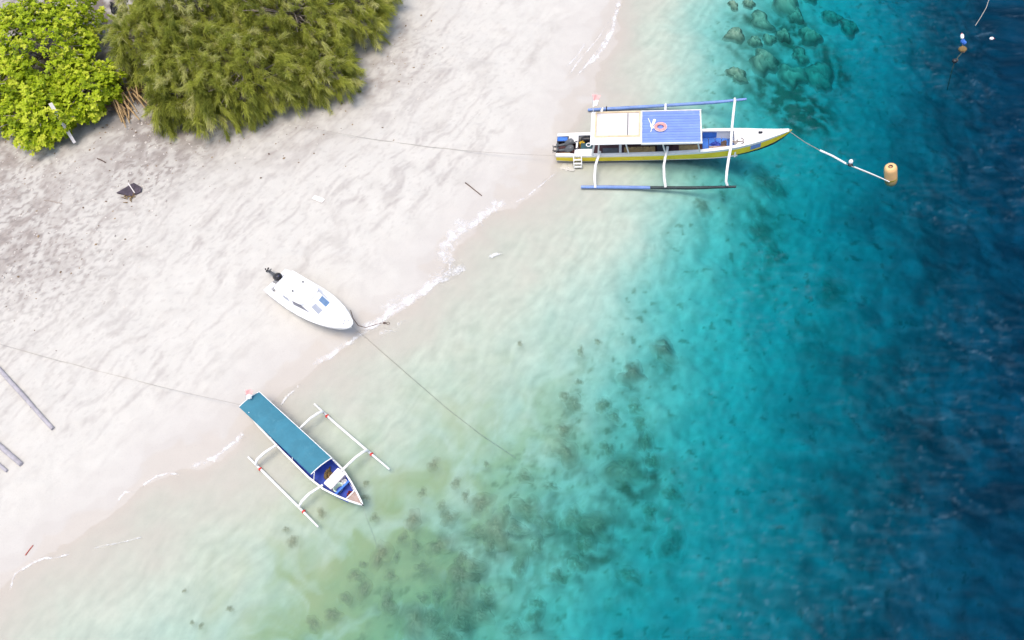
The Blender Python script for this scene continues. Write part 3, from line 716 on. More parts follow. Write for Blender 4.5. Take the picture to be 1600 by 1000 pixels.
for u, sg in [(.35, -1), (.45, 1), (2, -1), (2.1, 1), (3.7, -1), (3.8, 1), (5.3, -1), (5.55, 1)]:
    MB().tube([(u, LV+sg*(lerp_tab(LB, u)-.05), .5), (u+.05, -.10+sg*.48, 1.10)], .022, 6).build('canopy_post', WHITE, low)
# outriggers
MB().tube([(1.98, 1.93, .10), (3.5, 1.89, .06), (5.8, 1.90, .05), (7.52, 1.90, .16)], [.045, .06, .06, .04], 8).build('float', WHITE, low, smooth=40)
MB().tube([(1.60, -2.04, .10), (3.2, -2.06, .06), (5.4, -2.10, .05), (7.0, -2.15, .16)], [.045, .06, .06, .04], 8).build('float', WHITE, low, smooth=40)
MB().tube([(5.99, 1.90, .09), (6.11, 1.86, .42), (6.11, 1.65, .60), (6.08, 1.2, .68), (6.05, .5, .66), (6.02, .25, .62)], [.05, .062, .066, .066, .06, .06], 9).build('cross_beam', WHITE, low, smooth=40)
MB().tube([(5.58, -2.08, .09), (5.66, -2.05, .40), (5.68, -1.85, .58), (5.72, -1.4, .66), (5.80, -.95, .62), (5.83, -.70, .56)], [.05, .062, .066, .066, .06, .055], 9).build('cross_beam', WHITE, low, smooth=40)
MB().tube([(2.72, 1.90, .09), (2.84, 1.86, .42), (2.84, 1.65, .60), (2.80, 1.2, .68), (2.76, .35, .62)], [.05, .062, .066, .066, .055], 9).build('cross_beam', WHITE, low, smooth=40)
MB().tube([(2.28, -2.05, .09), (2.34, -2.02, .40), (2.36, -1.85, .58), (2.42, -1.4, .66), (2.52, -.75, .58)], [.05, .062, .066, .066, .055], 9).build('cross_beam', WHITE, low, smooth=40)
for u, v in ((2.98, 1.90), (6.24, 1.91), (2.55, -2.05), (5.86, -2.09)): MB().ell((u, v-.02, .08), (.085, .085, .075), 10, 7).torus((u, v, .07), .07, .03, 10, 6, Matrix.Rotation(math.pi/2, 3, 'Y')).build('red_lashing', RED, low, smooth=True)
flag(low, (-.22, -.10, .66), (-.36, .02, 1.62), .42, .46, (.743, .669, -.1), (.535, -.594, -.55))
LR = math.radians(-42)
g = thing('foam_cooler', place(low, (6.02, -.12, .17)), LR+.05, 'large white cooler box in the open bow of the teal canopied outrigger', 'cooler box')
MB().box((0, 0, .17), (.48, .92, .34), None, 1.04).build('body', FOAMB, g, bevel=.03); MB().box((0, 0, .37), (.52, .97, .07)).build('lid', FOAMB, g, bevel=.025)
g = thing('plastic_basket', place(low, (6.43, -.30, .17)), LR, 'pale green plastic basket against the cooler box in the outrigger bow', 'basket')
mb = MB(); mb.loft([[(.18*math.cos(a)*q, .26*math.sin(a)*q, z) for a in np.linspace(0, 2*math.pi, 17)] for q, z in ((.75, 0), (1, .30), (.9, .30), (.68, .04))]); mb.build('body', PGREEN, g, smooth=40)
MB().torus((0, 0, .30), .22, .02, 18, 6).build('rim', PGREEN, g)
g = thing('white_bucket', place(low, (6.44, .08, .17)), LR, 'small white bucket by the pale green basket in the outrigger bow', 'bucket')
mb = MB(); mb.loft([[(r*math.cos(a), r*math.sin(a), z) for a in np.linspace(0, 2*math.pi, 17)] for r, z in ((.001, .01), (.10, .01), (.13, .27), (.115, .27), (.09, .05), (.001, .05))]); mb.build('body', WHITEF, g, smooth=40)
MB().tube([(-.12, 0, .27), (-.08, .06, .33), (.08, .06, .33), (.12, 0, .27)], .008, 6).build('handle', STEEL, g)
rag('sacking_pile', place(low, (5.63, -.22, .17)), (.22, .48, .40), BROWNS, 'brown sacking heaped under the front edge of the teal canopy', 'sacking', 9)
rag('red_net', place(low, (7.02, -.16, .17)), (.17, .15, .28), mat('dark_red_net', (0.22, 0.03, 0.03), 0.9, 0.3, 8.0), 'dark red net bundle near the bow tip of the outrigger', 'net', 12)

# ------------------------------------------------------------------ white cabin speedboat drawn up on the sand
sp0 = Vector((-12.5, 2.6, 0)); sa = math.radians(-37)
sp_loc = sp0+Matrix.Rotation(sa, 3, 'Z') @ Vector((-.35, .18, 0))
mid_ = sp_loc+Matrix.Rotation(sa, 3, 'Z') @ Vector((2.8, 0, 0))
spd = thing('speedboat', (sp_loc.x, sp_loc.y, hz(mid_.x, mid_.y)+.02), sa, 'small white cabin speedboat with black outboard resting on the sand', 'speedboat')
SB = [(0, .80), (.6, .88), (2, .97), (3, .96), (3.8, .88), (4.6, .70), (5.2, .48), (5.6, .27), (5.8, .10), (5.86, .02)]
SG = [(0, .58), (2, .62), (4, .74), (5.86, .90)]
SK = [(0, 0), (3.5, 0), (4.6, .14), (5.4, .40), (5.86, .80)]
SU = [0, .3, .6, 1.2, 2, 2.8, 3.4, 3.8, 4.2, 4.6, 4.9, 5.2, 5.4, 5.6, 5.72, 5.8, 5.86]
def spt(u, t, sg, off=0.0):
    b = smooth_tab(SB, u); g = lerp_tab(SG, u); kz = lerp_tab(SK, u)
    return (u, sg*(b*lerp_tab([(0, 0), (.18, .55), (.36, .84), (.55, .90), (.75, .95), (1, 1)], t)+off), kz+t*(g-kz))
mb = MB()
for sg in (-1, 1): mb.loft([[spt(u, q/12, sg) for q in range(13)] for u in SU])
mb.loft([[spt(0, q/12, -1) for q in range(13)], [spt(0, q/12, 1) for q in range(13)]])
mb.build('hull', GEL, spd, smooth=35)
for sg in (-1, 1):
    MB().loft([[spt(u, q, sg, .006) for q in (.42, .56, .70)] for u in (0.02, .3, .6, .95)]).build('blue_boot_stripe', NAVY, spd)
    MB().loft([[spt(u, q, sg, .005) for q in (.74, .79)] for u in (0.3, .6, 1.2, 2, 2.4)]).build('red_stripe', RED, spd)
    mb = MB(); mb.tube([Vector(spt(u, 1, sg))+Vector((0, 0, .0)) for u in SU[:-1]], .045, 8); mb.build('rub_rail', GEL, spd, smooth=True)
# deck around the cockpit and fore deck
mb = MB(); mb.loft([[(u, -smooth_tab(SB, u), lerp_tab(SG, u)+.01), (u, -smooth_tab(SB, u)*.5, lerp_tab(SG, u)+.07), (u, 0, lerp_tab(SG, u)+.09), (u, smooth_tab(SB, u)*.5, lerp_tab(SG, u)+.07), (u, smooth_tab(SB, u), lerp_tab(SG, u)+.01)] for u in SU if u >= 3.4])
mb.build('fore_deck', GEL, spd, smooth=True)
for sg in (-1, 1): MB().loft([[(u, sg*smooth_tab(SB, u), lerp_tab(SG, u)+.01), (u, sg*(smooth_tab(SB, u)-.26), lerp_tab(SG, u)+.03), (u, sg*(smooth_tab(SB, u)-.27), .22)] for u in SU if u <= 3.4]).build('side_deck', GEL, spd, smooth=30)
MB().box((1.7, 0, .23), (3.3, 1.4, .04)).build('cockpit_sole', GEL, spd)
MB().box((.14, -.48, .46), (.28, .62, .30)).build('stern_seat', GEL, spd, bevel=.04); MB().box((.14, .52, .46), (.28, .54, .30)).build('stern_seat', GEL, spd, bevel=.04)
# cabin: raked windscreen, sloped sides, flat roof
cz0, cz1 = .60, 1.32
cb = [(.95, .66), (3.95, .56)]; ct = [(.80, .60), (2.75, .56)]
def cab(f, w0=0): # ring at height fraction f
    ub0, ub1 = 1.25-.10*f, 4.05-.85*f
    hb, hf = .72-.10*f, .60-.06*f
    z = cz0+(cz1-cz0)*f
    return [(ub0, -hb, z), (2.2, -hb-.02, z), (ub1-.30, -hf-.02, z), (ub1-.04, -hf*.85, z+.0), (ub1+.03, 0, z), (ub1-.04, hf*.85, z), (ub1-.30, hf+.02, z), (2.2, hb+.02, z), (ub0, hb, z)]
mb = MB(); mb.loft([cab(0), cab(.4), cab(.8), cab(1.0)], close=True); mb.build('cabin', GEL, spd, smooth=35)
top_ring = cab(1.0)
MB().prism([(1.05, -.70), (2.3, -.72), (2.95, -.66), (3.18, -.42), (3.24, 0), (3.18, .42), (2.95, .66), (2.3, .72), (1.05, .70), (.92, .45), (.92, -.45)], cz1-.01, cz1+.07).build('roof', GEL, spd, bevel=.03)
for u, v in ((2.05, -.28), (2.10, .44)): MB().ell((u, v, cz1+.10), (.055, .055, .05), 10, 6).build('roof_mount', DKGREY, spd, smooth=True)
def on_face(a, b2, c_, d_, m, name, off=.008):
    P = [Vector(q) for q in (a, b2, c_, d_)]
    n_ = (P[1]-P[0]).cross(P[3]-P[0]).normalized()
    if n_.dot(P[0]-Vector((2.2, 0, .6))) < 0: n_ = -n_
    o1 = [p+n_*off for p in P]; o0 = [p-n_*.02 for p in P]
    MB().add(o0+o1, [(0,1,2,3),(4,5,6,7),(0,1,5,4),(1,2,6,5),(2,3,7,6),(3,0,4,7)]).build(name, m, spd)
def cpt(i, j, s_, f):  # point on the cabin wall between ring vertices i,j
    A, B_ = Vector(cab(f)[i]), Vector(cab(f)[j]); return A+(B_-A)*s_
# windscreen panes: near (grey) and far (blue)
on_face(cpt(3, 4, .20, .22), cpt(3, 4, .80, .22), cpt(3, 4, .80, .74), cpt(3, 4, .20, .74), GLASSG, 'windscreen_pane')
on_face(cpt(4, 5, .30, .22), cpt(4, 5, .95, .22), cpt(4, 5, .95, .74), cpt(4, 5, .30, .74), GLASSB, 'windscreen_pane')
for i, j, in ((0, 1), (1, 0)): pass
for (i1, j1, i2, j2) in ((0, 1, 1, 2), (8, 7, 7, 6)):
    on_face(cpt(i1, j1, .35, .45), cpt(i1, j1, .80, .45), cpt(i1, j1, .72, .75), cpt(i1, j1, .40, .75), GLASSG, 'side_window')
    on_face(cpt(i2, j2, .08, .40), cpt(i2, j2, .98, .40), cpt(i2, j2, .72, .80), cpt(i2, j2, .10, .80), GLASSD, 'side_window')
MB().tube([(4.1, -.62, .80), (4.4, -.60, 1.08), (5.0, -.44, 1.15), (5.55, -.16, 1.20), (5.62, 0, 1.21), (5.55, .16, 1.20), (5.0, .44, 1.15), (4.4, .60, 1.08), (4.1, .62, .80)], .018, 7).build('bow_rail', WHITE, spd, smooth=True)
MB().box((4.62, 0, .90), (.44, .44, .05)).build('deck_hatch', GEL, spd, bevel=.02)
cl = MB().box((5.36, 0, .955), (.10, .05, .05)).build('bow_cleat', STEEL, spd, bevel=.01)
# worn registration marks on the bow
for k, (u, v, w) in enumerate(((5.30, -.24, .05), (5.40, -.13, .09), (5.46, -.04, .04), (5.47, .06, .09), (5.50, .15, .05))):
    MB().box((u, v, lerp_tab(SG, u)+.085-.10*abs(v)), (.06, w, .012)).build('registration_mark', LETTER, spd)
motor(spd, (.10, .14, .66), math.radians(-6), BLACK, NAVY, 1.15, lab='black outboard motor tilted up at the stern')

# ------------------------------------------------------------------ ropes, buoys and floats
def rope(name, pts, r, m, label, cat='rope', n=6, sub=10):
    P = [Vector(p) for p in pts]; out = []
    for i in range(len(P)-1):
        for k2 in range(sub): out.append(P[i].lerp(P[i+1], k2/sub))
    out.append(P[-1])
    return tag(MB().tube(out, r, n).build(name, m, None), label, cat)
def sagged(a, b, sag, k=24):
    a = Vector(a); b = Vector(b); out = []
    for i in range(k+1):
        f = i/k; p = a.lerp(b, f); p.z -= sag*4*f*(1-f); p.z = max(p.z, hz(p.x, p.y)+.015); out.append(p)
    return out
def bedline(px, dz=.03, floor=None):
    out = []
    for x, y in px:
        q = gp(x, y)
        out.append(Vector((q.x, q.y, q.z+dz)))
    return out
tree_foot = gp(462, 204)
rope('stern_line', sagged(place(boat, (-.02, -.78, .70)), tree_foot+Vector((0, 0, .5)), .55), .011, ROPE, 'thin grey stern line running from the passenger boat up the beach', sub=2)
rope('shore_line', sagged(place(low, (-.32, -.40, .66)), gp(-40, 530)+Vector((0, 0, .4)), .45), .010, ROPE, 'thin line from the teal canopied outrigger across the sand', sub=2)
bow_s = Vector(place(spd, (5.84, 0, .80)))
rope('anchor_line', [bow_s]+bedline([(572, 528), (600, 553), (640, 588), (700, 640), (752, 680), (800, 712), (806, 716)], .05), .012, ROPE, 'dark anchor line from the speedboat bow into the shallow water', sub=6)
bow_l = Vector(place(low, (8.1, LV, .80)))
rope('anchor_line', [bow_l]+bedline([(576, 818), (584, 838), (592, 862)], .05), .005, ROPE, 'faint anchor line from the bow of the teal canopied outrigger', sub=6)
rope('beach_chain', bedline([(548, 485), (552, 498), (560, 509), (572, 512), (586, 508), (596, 505)], .02), .018, STICK, 'short dark chain on the sand beside the speedboat bow', 'chain', sub=5)
kn = MB().ell((0, 0, .03), (.10, .06, .05), 10, 6).torus((.19, -.03, .02), .08, .014, 16, 5).build('chain_shackle', STICK, None, smooth=True)
kn.location = gp(601, 505); tag(kn, 'dark shackle and loop at the end of the beach chain by the foam', 'shackle')
bow_b = Vector(place(boat, (12.8, 0, 1.40)))
A_, B_, C_, D_ = un(1281, 235, .03), un(1322, 256, .03), un(1331, 260, .03), un(1390, 284, .03)
rope('mooring_line', [bow_b, bow_b.lerp(A_, .5)-Vector((0, 0, .08)), A_, B_, C_, D_], .020, ROPE, 'mooring line from the passenger boat bow to the orange buoy', sub=6)
rope('line_sleeve', [A_+Vector((0, 0, .01)), A_.lerp(B_, .5)+Vector((.0, .06, .02)), B_+Vector((0, 0, .01))], .055, ROPEW, 'white floating sleeve on the mooring line near the boat bow', 'rope sleeve', 8)
rope('floating_line', [C_+Vector((.12, -.05, .01)), C_.lerp(D_, .5)+Vector((0, .05, .01)), D_], .030, ROPEW, 'white floating line between the small ball float and orange buoy', 'rope', 7)
f_ = thing('ball_float', un(1329, 257, 0), 0, 'small black and white ball float on the mooring line', 'float')
MB().ell((.0, .06, .16), (.12, .12, .15), 14, 9).build('ball', WHITEF, f_, smooth=True); MB().ell((-.02, -.04, .02), (.15, .12, .09), 12, 7).build('collar', BLACK, f_, smooth=True)
by = thing('mooring_buoy', un(1392, 279, -.15), math.radians(20), 'upright faded orange cylinder mooring buoy with a dark eye on top', 'buoy')
by.rotation_euler = (math.radians(-4), math.radians(-13), .3)
mb = MB(); prof = [(.002, -.35), (.27, -.35), (.31, -.28), (.33, -.1), (.33, .80), (.31, .92), (.25, .99), (.10, 1.0), (.09, .93), (.002, .93)]
mb.loft([[(r*math.cos(a), r*math.sin(a), z) for a in np.linspace(0, 2*math.pi, 29)] for r, z in prof]); mb.build('drum', ORANGE, by, smooth=35)
mb = MB(); mb.loft([[(r*math.cos(a), r*math.sin(a), z) for a in np.linspace(0, 2*math.pi, 29)] for r, z in ((.336, .10), (.336, .17))]); mb.build('weed_band', ALGY, by, smooth=True)
MB().torus((0, 0, .985), .10, .03, 18, 7).build('eye', STICK, by, smooth=True)
# far corner of the sea: a string of floats
f_ = thing('bottle_float', un(1503, 58, 0), math.radians(80), 'small white bottle float at the head of the float string', 'float')
MB().ell((0, 0, .05), (.20, .10, .10), 14, 8, None, .8).build('body', WHITEF, f_, smooth=True); MB().tube([(.18, 0, .05), (.27, 0, .05)], .035, 8).build('cap', RED, f_)
f_ = thing('jerry_can', un(1505, 67, -.05), math.radians(20), 'blue plastic can floating between the white bottle and brown float', 'can')
MB().box((0, 0, .06), (.24, .36, .20)).build('body', BLUED, f_, bevel=.05); MB().tube([(-.05, 0, .16), (-.05, .04, .22), (.05, .04, .22), (.05, 0, .16)], .015, 6).build('handle', BLUED, f_)
f_ = thing('fishing_float', un(1504, 77, -.02), 0, 'brown weedy ball float below the blue floating can', 'float')
MB().ell((0, 0, .0), (.24, .22, .17), 14, 9).build('ball', BROWNS, f_, smooth=True); MB().torus((0, -.22, 0), .06, .02, 12, 6).build('eye', STICK, f_)
f_ = thing('dark_float', un(1492, 95, -.03), 0, 'small dark float at the tail of the float string', 'float')
MB().ell((0, 0, .0), (.16, .15, .12), 12, 8).build('ball', BLACK, f_, smooth=True); MB().torus((.14, .06, 0), .05, .02, 12, 6).build('eye', BROWNS, f_)
rope('string_line', [un(1503, 62, -.02), un(1505, 80, -.1), un(1498, 88, -.1), un(1491, 98, -.1), un(1486, 115, -.9), un(1480, 140, -2.5)], .022, ROPED, 'dark line joining the floats in the far corner of the sea', sub=5)
rope('surface_line', [un(1549, -12, .02), un(1541, 12, .02), un(1533, 26, .02), un(1524, 40, .02)], .022, ROPE, 'pale line floating on dark water at the top edge', sub=5)
f_ = thing('tiny_float', un(1549, 61, 0), 0, 'tiny pale float alone on dark water right of the float string', 'float')
MB().ell((0, 0, .04), (.13, .10, .09), 12, 8).build('ball', FOAMB, f_, smooth=True); MB().torus((.12, 0, .03), .035, .014, 10, 5).build('eye', RED, f_)
# pale sheet sunk under the stern
rag('plastic_sheet', gp(886, 262, .02), (.30, .34, .03), mat('pale_plastic_sheet', (0.54, 0.52, 0.475), 0.5, 0.05, 3.0), 'pale plastic sheet lying under water beside the boarding ladder', 'plastic sheet', 21)

# ------------------------------------------------------------------ drift wood and litter on the beach
def log(name, a, b, r, m, label, cat, n=9, bend=.04, square=False):
    A, B2 = gp(*a), gp(*b); d = B2-A; rr = random.Random(sum(a)+sum(b))
    side_ = Vector((-d.y, d.x, 0)).normalized(); pts = []; rs = []
    for i in range(9):
        f = i/8; p = A.lerp(B2, f)+side_*(bend*math.sin(f*3.3+rr.random())*d.length*.25)
        p.z = hz(p.x, p.y)+r*.55; pts.append(p); rs.append(r*(1-.18*f)*(1+.06*rr.uniform(-1, 1)))
    return tag(MB().tube(pts, rs, n).build(name, m, None, smooth=40), label, cat)
log('driftwood_pole', (-70, 500), (84, 671), .125, GREYLOG, 'long straight grey pole lying on the sand at the left edge', 'pole', bend=0)
log('driftwood_log', (-80, 628), (35, 727), .14, GREYLOG, 'thicker grey log of the pair at the left edge below the pole', 'log', bend=0)
log('driftwood_log', (-80, 660), (12, 737), .10, GREYLOG, 'thinner grey log alongside the thicker one at the left edge', 'log', bend=0)
log('stick', (727, 286), (753, 306), .035, STICK, 'dark straight stick on the pale sand between trees and passenger boat', 'stick', 7)
log('stick', (40, 868), (52, 852), .03, mat('reddish_stick', (0.40, 0.10, 0.08), 0.9, 0.2, 6.0), 'short reddish stick on sand in the lower left corner', 'stick', 7)
log('stick', (153, 249), (166, 255), .04, STICK, 'short dark stick on grey sand below the bright green bush', 'stick', 7)
log('stick', (70, 314), (98, 319), .03, TWIG, 'short pale brown stick on the grey sand at the left', 'stick', 6)
b_ = thing('charred_board', gp(204, 301), 0, 'broken charred board with pale stick across it on the upper beach', 'board')
loc_ = lambda x, y, z: gp(x, y)-gp(204, 301)+Vector((0, 0, z))
P4 = [loc_(184, 304, .12), loc_(212, 290, .22), loc_(223, 296, .20), loc_(222, 302, .10), loc_(206, 309, .08)]
MB().add([tuple(p) for p in P4]+[tuple(p-Vector((0, 0, .07))) for p in P4], [(0,1,2,3,4), (9,8,7,6,5)]+[(k2, (k2+1) % 5, 5+(k2+1) % 5, 5+k2) for k2 in range(5)]).build('panel', CHAR, b_)
MB().tube([loc_(205, 293, .30), loc_(213, 305, .16)], .03, 7).build('pale_stick', BONE, b_)
b2_ = MB()
for k2 in range(14):
    q = loc_(200+random.uniform(-6, 16), 311+random.uniform(-5, 7), .05); b2_.tube([q, q+Vector((random.uniform(-.3, .3), random.uniform(-.25, .25), random.uniform(.0, .12)))], [.035, .015], 5)
b2_.build('dry_fronds', BROWNS, b_)
# board leaning in the bright bush
pA, pB = gp(121, 229, .25), un(79, 162, hz(gp(95, 190).x, gp(95, 190).y)+2.6)
dv_ = (pA-pB); sd = Vector((-dv_.y, dv_.x, 0)).normalized()*.11
MB_ = MB(); up_ = Vector((0, 0, .05))
MB_.add([pB-sd, pB+sd, pA+sd*.8, pA-sd*.8, pB-sd+up_, pB+sd+up_, pA+sd*.8+up_, pA-sd*.8+up_], [(3,2,1,0),(4,5,6,7),(0,1,5,4),(1,2,6,5),(2,3,7,6),(3,0,4,7)])
tag(MB_.build('leaning_board', BONE, None), 'long bleached board leaning out of the bright green bush', 'board')
# heap of brown poles between bush and trees
wp_ = gp(208, 168)
wr = thing('wood_pile', wp_, 0, 'untidy pile of dry brown poles between bright bush and olive trees', 'wood pile')
rr = random.Random(4)
d_ = (gp(225, 192)-gp(192, 148)); d_.z = 0; d_.normalize(); sdv = Vector((-d_.y, d_.x, 0))
for k2 in range(20):
    o_ = sdv*rr.uniform(-1.0, .9)+d_*rr.uniform(-.5, .6); ln = rr.uniform(1.0, 2.4); a = rr.gauss(0, .22)
    dd = Matrix.Rotation(a, 3, 'Z') @ d_
    z0 = .08+rr.random()*.55
    MB().tube([o_-dd*ln*.5+Vector((0, 0, z0+rr.uniform(.1, .5))), o_+Vector((0, 0, z0+.1)), o_+dd*ln*.5+Vector((0, 0, max(.05, z0-.25)))], [.045, .05, .035], 6).build('pole', DRYW, wr)
tw_ = MB()
for k2 in range(90):
    q = sdv*rr.uniform(-1.1, 1.1)+d_*rr.uniform(-1.9, -.2)+Vector((0, 0, rr.uniform(.05, .5))); e_ = Vector((rr.gauss(0, .35), rr.gauss(0, .35), rr.gauss(0, .12)))
    tw_.tube([q-e_, q+e_], [.022, .01], 4)
tw_.build('dry_fronds', mat('dead_fronds', (0.20, 0.11, 0.055), 0.95, 0.35, 5.0), wr)
rag('white_sheet_scrap', gp(172, 140, .25), (.30, .26, .20), WHITEF, 'scrap of white sheet under the bush edge beside the wood pile', 'sheet', 33)
rag('dark_bag', gp(180, 18, .02), (.28, .42, .40), BLACK, 'dark bag on the bare ground between bush and trees at the top', 'bag', 35)
rag('tan_sack', gp(146, 139, .02), (.40, .30, .45), mat('tan_sack', (0.35, 0.25, 0.12), 0.9, 0.2, 5.0), 'tan sack half hidden under the edge of the bright bush', 'sack', 36)
pb_ = MB().box((0, 0, .03), (.75, .30, .05), math.radians(-30)).build('pale_board', BONE, None, bevel=.01); pb_.location = gp(498, 312); tag(pb_, 'pale board half sunk in sand between trees and speedboat', 'board')

# ------------------------------------------------------------------ boulders and coral under water
from mathutils import noise as mnoise
def rock_mesh(name, seed, m, flat=.75, rough=.35, sub=3):
    bm = bmesh.new(); bmesh.ops.create_icosphere(bm, subdivisions=sub, radius=1.0)
    off = Vector((seed*3.7, seed*1.3, seed*2.1))
    for v in bm.verts:
        p = v.co.copy(); n1 = mnoise.noise(p*1.1+off); n2 = mnoise.noise(p*2.7+off*2); n3 = mnoise.noise(p*6+off)
        v.co = p*(1+rough*n1+rough*.55*n2+rough*.25*n3); v.co.z *= flat
        if v.co.z < -.35: v.co.z = -.35
    me = bpy.data.meshes.new(name); bm.to_mesh(me); bm.free()
    me.polygons.foreach_set('use_smooth', [True]*len(me.polygons)); me.materials.append(m); return me
ROCKM = mat('weedy_rock', (0.36, 0.31, 0.20), 0.95, 0.35, 1.6, bump=0.5, dirt=((0.13, 0.13, 0.08), 0.85))
CORALM = mat('dark_coral', (0.21, 0.21, 0.145), 0.95, 0.4, 2.5, bump=0.3, dirt=((0.38, 0.35, 0.24), 0.8))
t = NT('reef_growth'); o_ = t.obj()
ca_ = t.n('ShaderNodeAttribute', attribute_name='growth_colour').outputs['Color']
t.surf(t.bsdf(Base_Color=ca_, Roughness=0.95, Specular_IOR_Level=0.1).outputs[0])
GROWTH = t.m
def bed_colour(x, y):
    i = min(max(int(np.searchsorted(gx, x)), 0), len(gx)-1); j = min(max(int(np.searchsorted(gy, y)), 0), len(gy)-1); return ALB[i, j]
def put(name, px, py, r, hgt_, label, cat, group, dark, top, flat, seed):
    # a lump grown on the bed: skirt follows the bed and takes its colour, crown stands proud
    g_ = np.random.default_rng(seed); c0 = gp(px, py); R_, S_ = 10, 26; ph = g_.uniform(0, 6.28, 6); am = g_.uniform(.5, 1.2, 4)
    hgt_ = min(hgt_, max(.04, -c0.z-.10)); vs = []; fs = []; col = []; sx, sy = g_.uniform(.8, 1.2, 2)
    for i in range(R_+1):
        q = i/R_
        for k2 in range(S_):
            a = 2*math.pi*k2/S_
            lobe = 1+am[0]*.20*math.sin(2*a+ph[0])+am[1]*.15*math.sin(3*a+ph[1])+am[2]*.10*math.sin(5*a+ph[2])+am[3]*.06*math.sin(9*a+ph[3])
            x, y = 1.35*r*q*lobe*math.cos(a)*sx, 1.35*r*q*lobe*math.sin(a)*sy
            nz_ = mnoise.noise(Vector((x*2.2/r+seed, y*2.2/r, seed*.37))); n2_ = mnoise.noise(Vector((x*6/r+seed, y*6/r, 3.1)))
            fall = max(0, 1-(q*1.02)**(2.0*flat))**.8 if flat > 1 else math.exp(-(q*1.7)**2)
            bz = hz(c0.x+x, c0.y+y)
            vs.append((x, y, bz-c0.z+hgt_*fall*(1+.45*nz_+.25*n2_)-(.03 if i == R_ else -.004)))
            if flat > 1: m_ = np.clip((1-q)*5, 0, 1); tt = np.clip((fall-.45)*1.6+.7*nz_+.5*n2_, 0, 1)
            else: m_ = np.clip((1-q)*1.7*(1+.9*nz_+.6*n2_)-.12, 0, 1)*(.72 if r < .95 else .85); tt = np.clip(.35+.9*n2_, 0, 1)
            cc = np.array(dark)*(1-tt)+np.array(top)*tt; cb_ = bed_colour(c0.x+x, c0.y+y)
            col.append((*(cb_*(1-m_)+cc*m_), 1.0))
    for i in range(R_):
        for k2 in range(S_): fs.append((i*S_+k2, (i+1)*S_+k2, (i+1)*S_+(k2+1) % S_, i*S_+(k2+1) % S_))
    me = bpy.data.meshes.new(name); me.from_pydata(vs, [], fs)
    at = me.attributes.new('growth_colour', 'FLOAT_COLOR', 'POINT'); at.data.foreach_set('color', np.array(col, np.float32).ravel())
    me.polygons.foreach_set('use_smooth', [True]*len(me.polygons)); me.materials.append(GROWTH)
    o = bpy.data.objects.new(name, me); COL.objects.link(o); o.location = c0
    return tag(o, label, cat, group)
BL2 = {5: 'smallest submerged boulder at the upper left of the cluster', 6: 'small submerged boulder right of the smallest one at the top', 7: 'wide pale boulder in the upper middle of the submerged cluster',
       8: 'submerged boulder just below the largest one at the top edge', 10: 'small boulder between the round and upright ones in the cluster', 11: 'broad dark boulder at the bottom of the submerged cluster',
       12: 'broad boulder at the lower right end of the submerged cluster', 13: 'boulder at the upper right of the submerged cluster, second from right', 14: 'rightmost boulder of the submerged cluster, towards deep water',
       15: 'boulder just right of the oval one in the submerged cluster', 16: 'boulder touching the top edge right of the largest one', 17: 'small boulder squeezed left of the upright weedy one'}
BL = {**BL2, 0: 'round submerged boulder nearest the beach in the cluster above the passenger boat', 1: 'oval submerged boulder at the lower left of the cluster above the passenger boat',
      4: 'largest submerged boulder, cut by the top edge of the photo', 2: 'upright weedy boulder in the middle of the submerged cluster', 3: 'dark round boulder at the right of the submerged cluster',
      9: 'dark low boulder just above the passenger boat float, lowest of the cluster'}
for k2, (x, y, r, h_) in enumerate(BOULD):
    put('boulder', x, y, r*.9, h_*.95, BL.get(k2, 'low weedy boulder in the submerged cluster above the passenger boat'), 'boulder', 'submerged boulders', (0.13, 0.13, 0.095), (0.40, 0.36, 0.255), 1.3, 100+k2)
RL = ['dark round coral head standing alone in light teal water', 'heart shaped dark coral head left of the round one', 'dark reef patch beneath the bow side of the passenger boat',
      'smaller dark reef patch below the passenger boat bow', 'faint reef patch under the outrigger float of the passenger boat', 'faint dark reef in deeper water below the orange buoy',
      'dim reef lump in teal water below the boat bow, lower of two', 'dim reef lump in teal water below the boat bow, upper of two', 'dark reef lump low in the teal water']
for k2, (x, y, r, h_) in enumerate(REEF):
    put('coral', x, y, r*1.0, h_*(.8 if k2 < 2 else .4), RL[k2], 'coral', 'coral heads', (0.10, 0.105, 0.075), (0.25, 0.24, 0.17), .9, 200+k2)
LAND = [((565, 791), 'the bow tip of the teal canopied outrigger'), ((987, 585), 'the heart shaped coral head'), ((806, 716), 'the sunken end of the speedboat anchor line'),
        ((300, 1000), 'the bottom edge left of the outrigger'), ((975, 735), 'the largest coral clump'), ((650, 972), 'the bottom middle of the photo')]
ORD = ['nearest', 'second nearest', 'third nearest', 'fourth nearest', 'fifth nearest']
CL = {11: 'largest dark coral clump, in teal water right of the others'}
for (lx, ly), nm in LAND:
    od = sorted(range(len(CORAL)), key=lambda k: (CORAL[k][0]-lx)**2+(CORAL[k][1]-ly)**2); rank = 0
    for k in od:
        if rank < 5 and k not in CL: CL[k] = 'dark coral clump %s to %s' % (ORD[rank], nm)
        rank += 1
        if rank >= 5: break
for k2, (x, y, r) in enumerate(CORAL):
    put('coral_clump', x, y, r*.92, r*.28, CL.get(k2, 'small dark coral clump on the pale shallow sea bed'), 'coral', 'coral clumps in the shallows', (0.155, 0.16, 0.105), (0.30, 0.285, 0.19), .9, 300+k2)
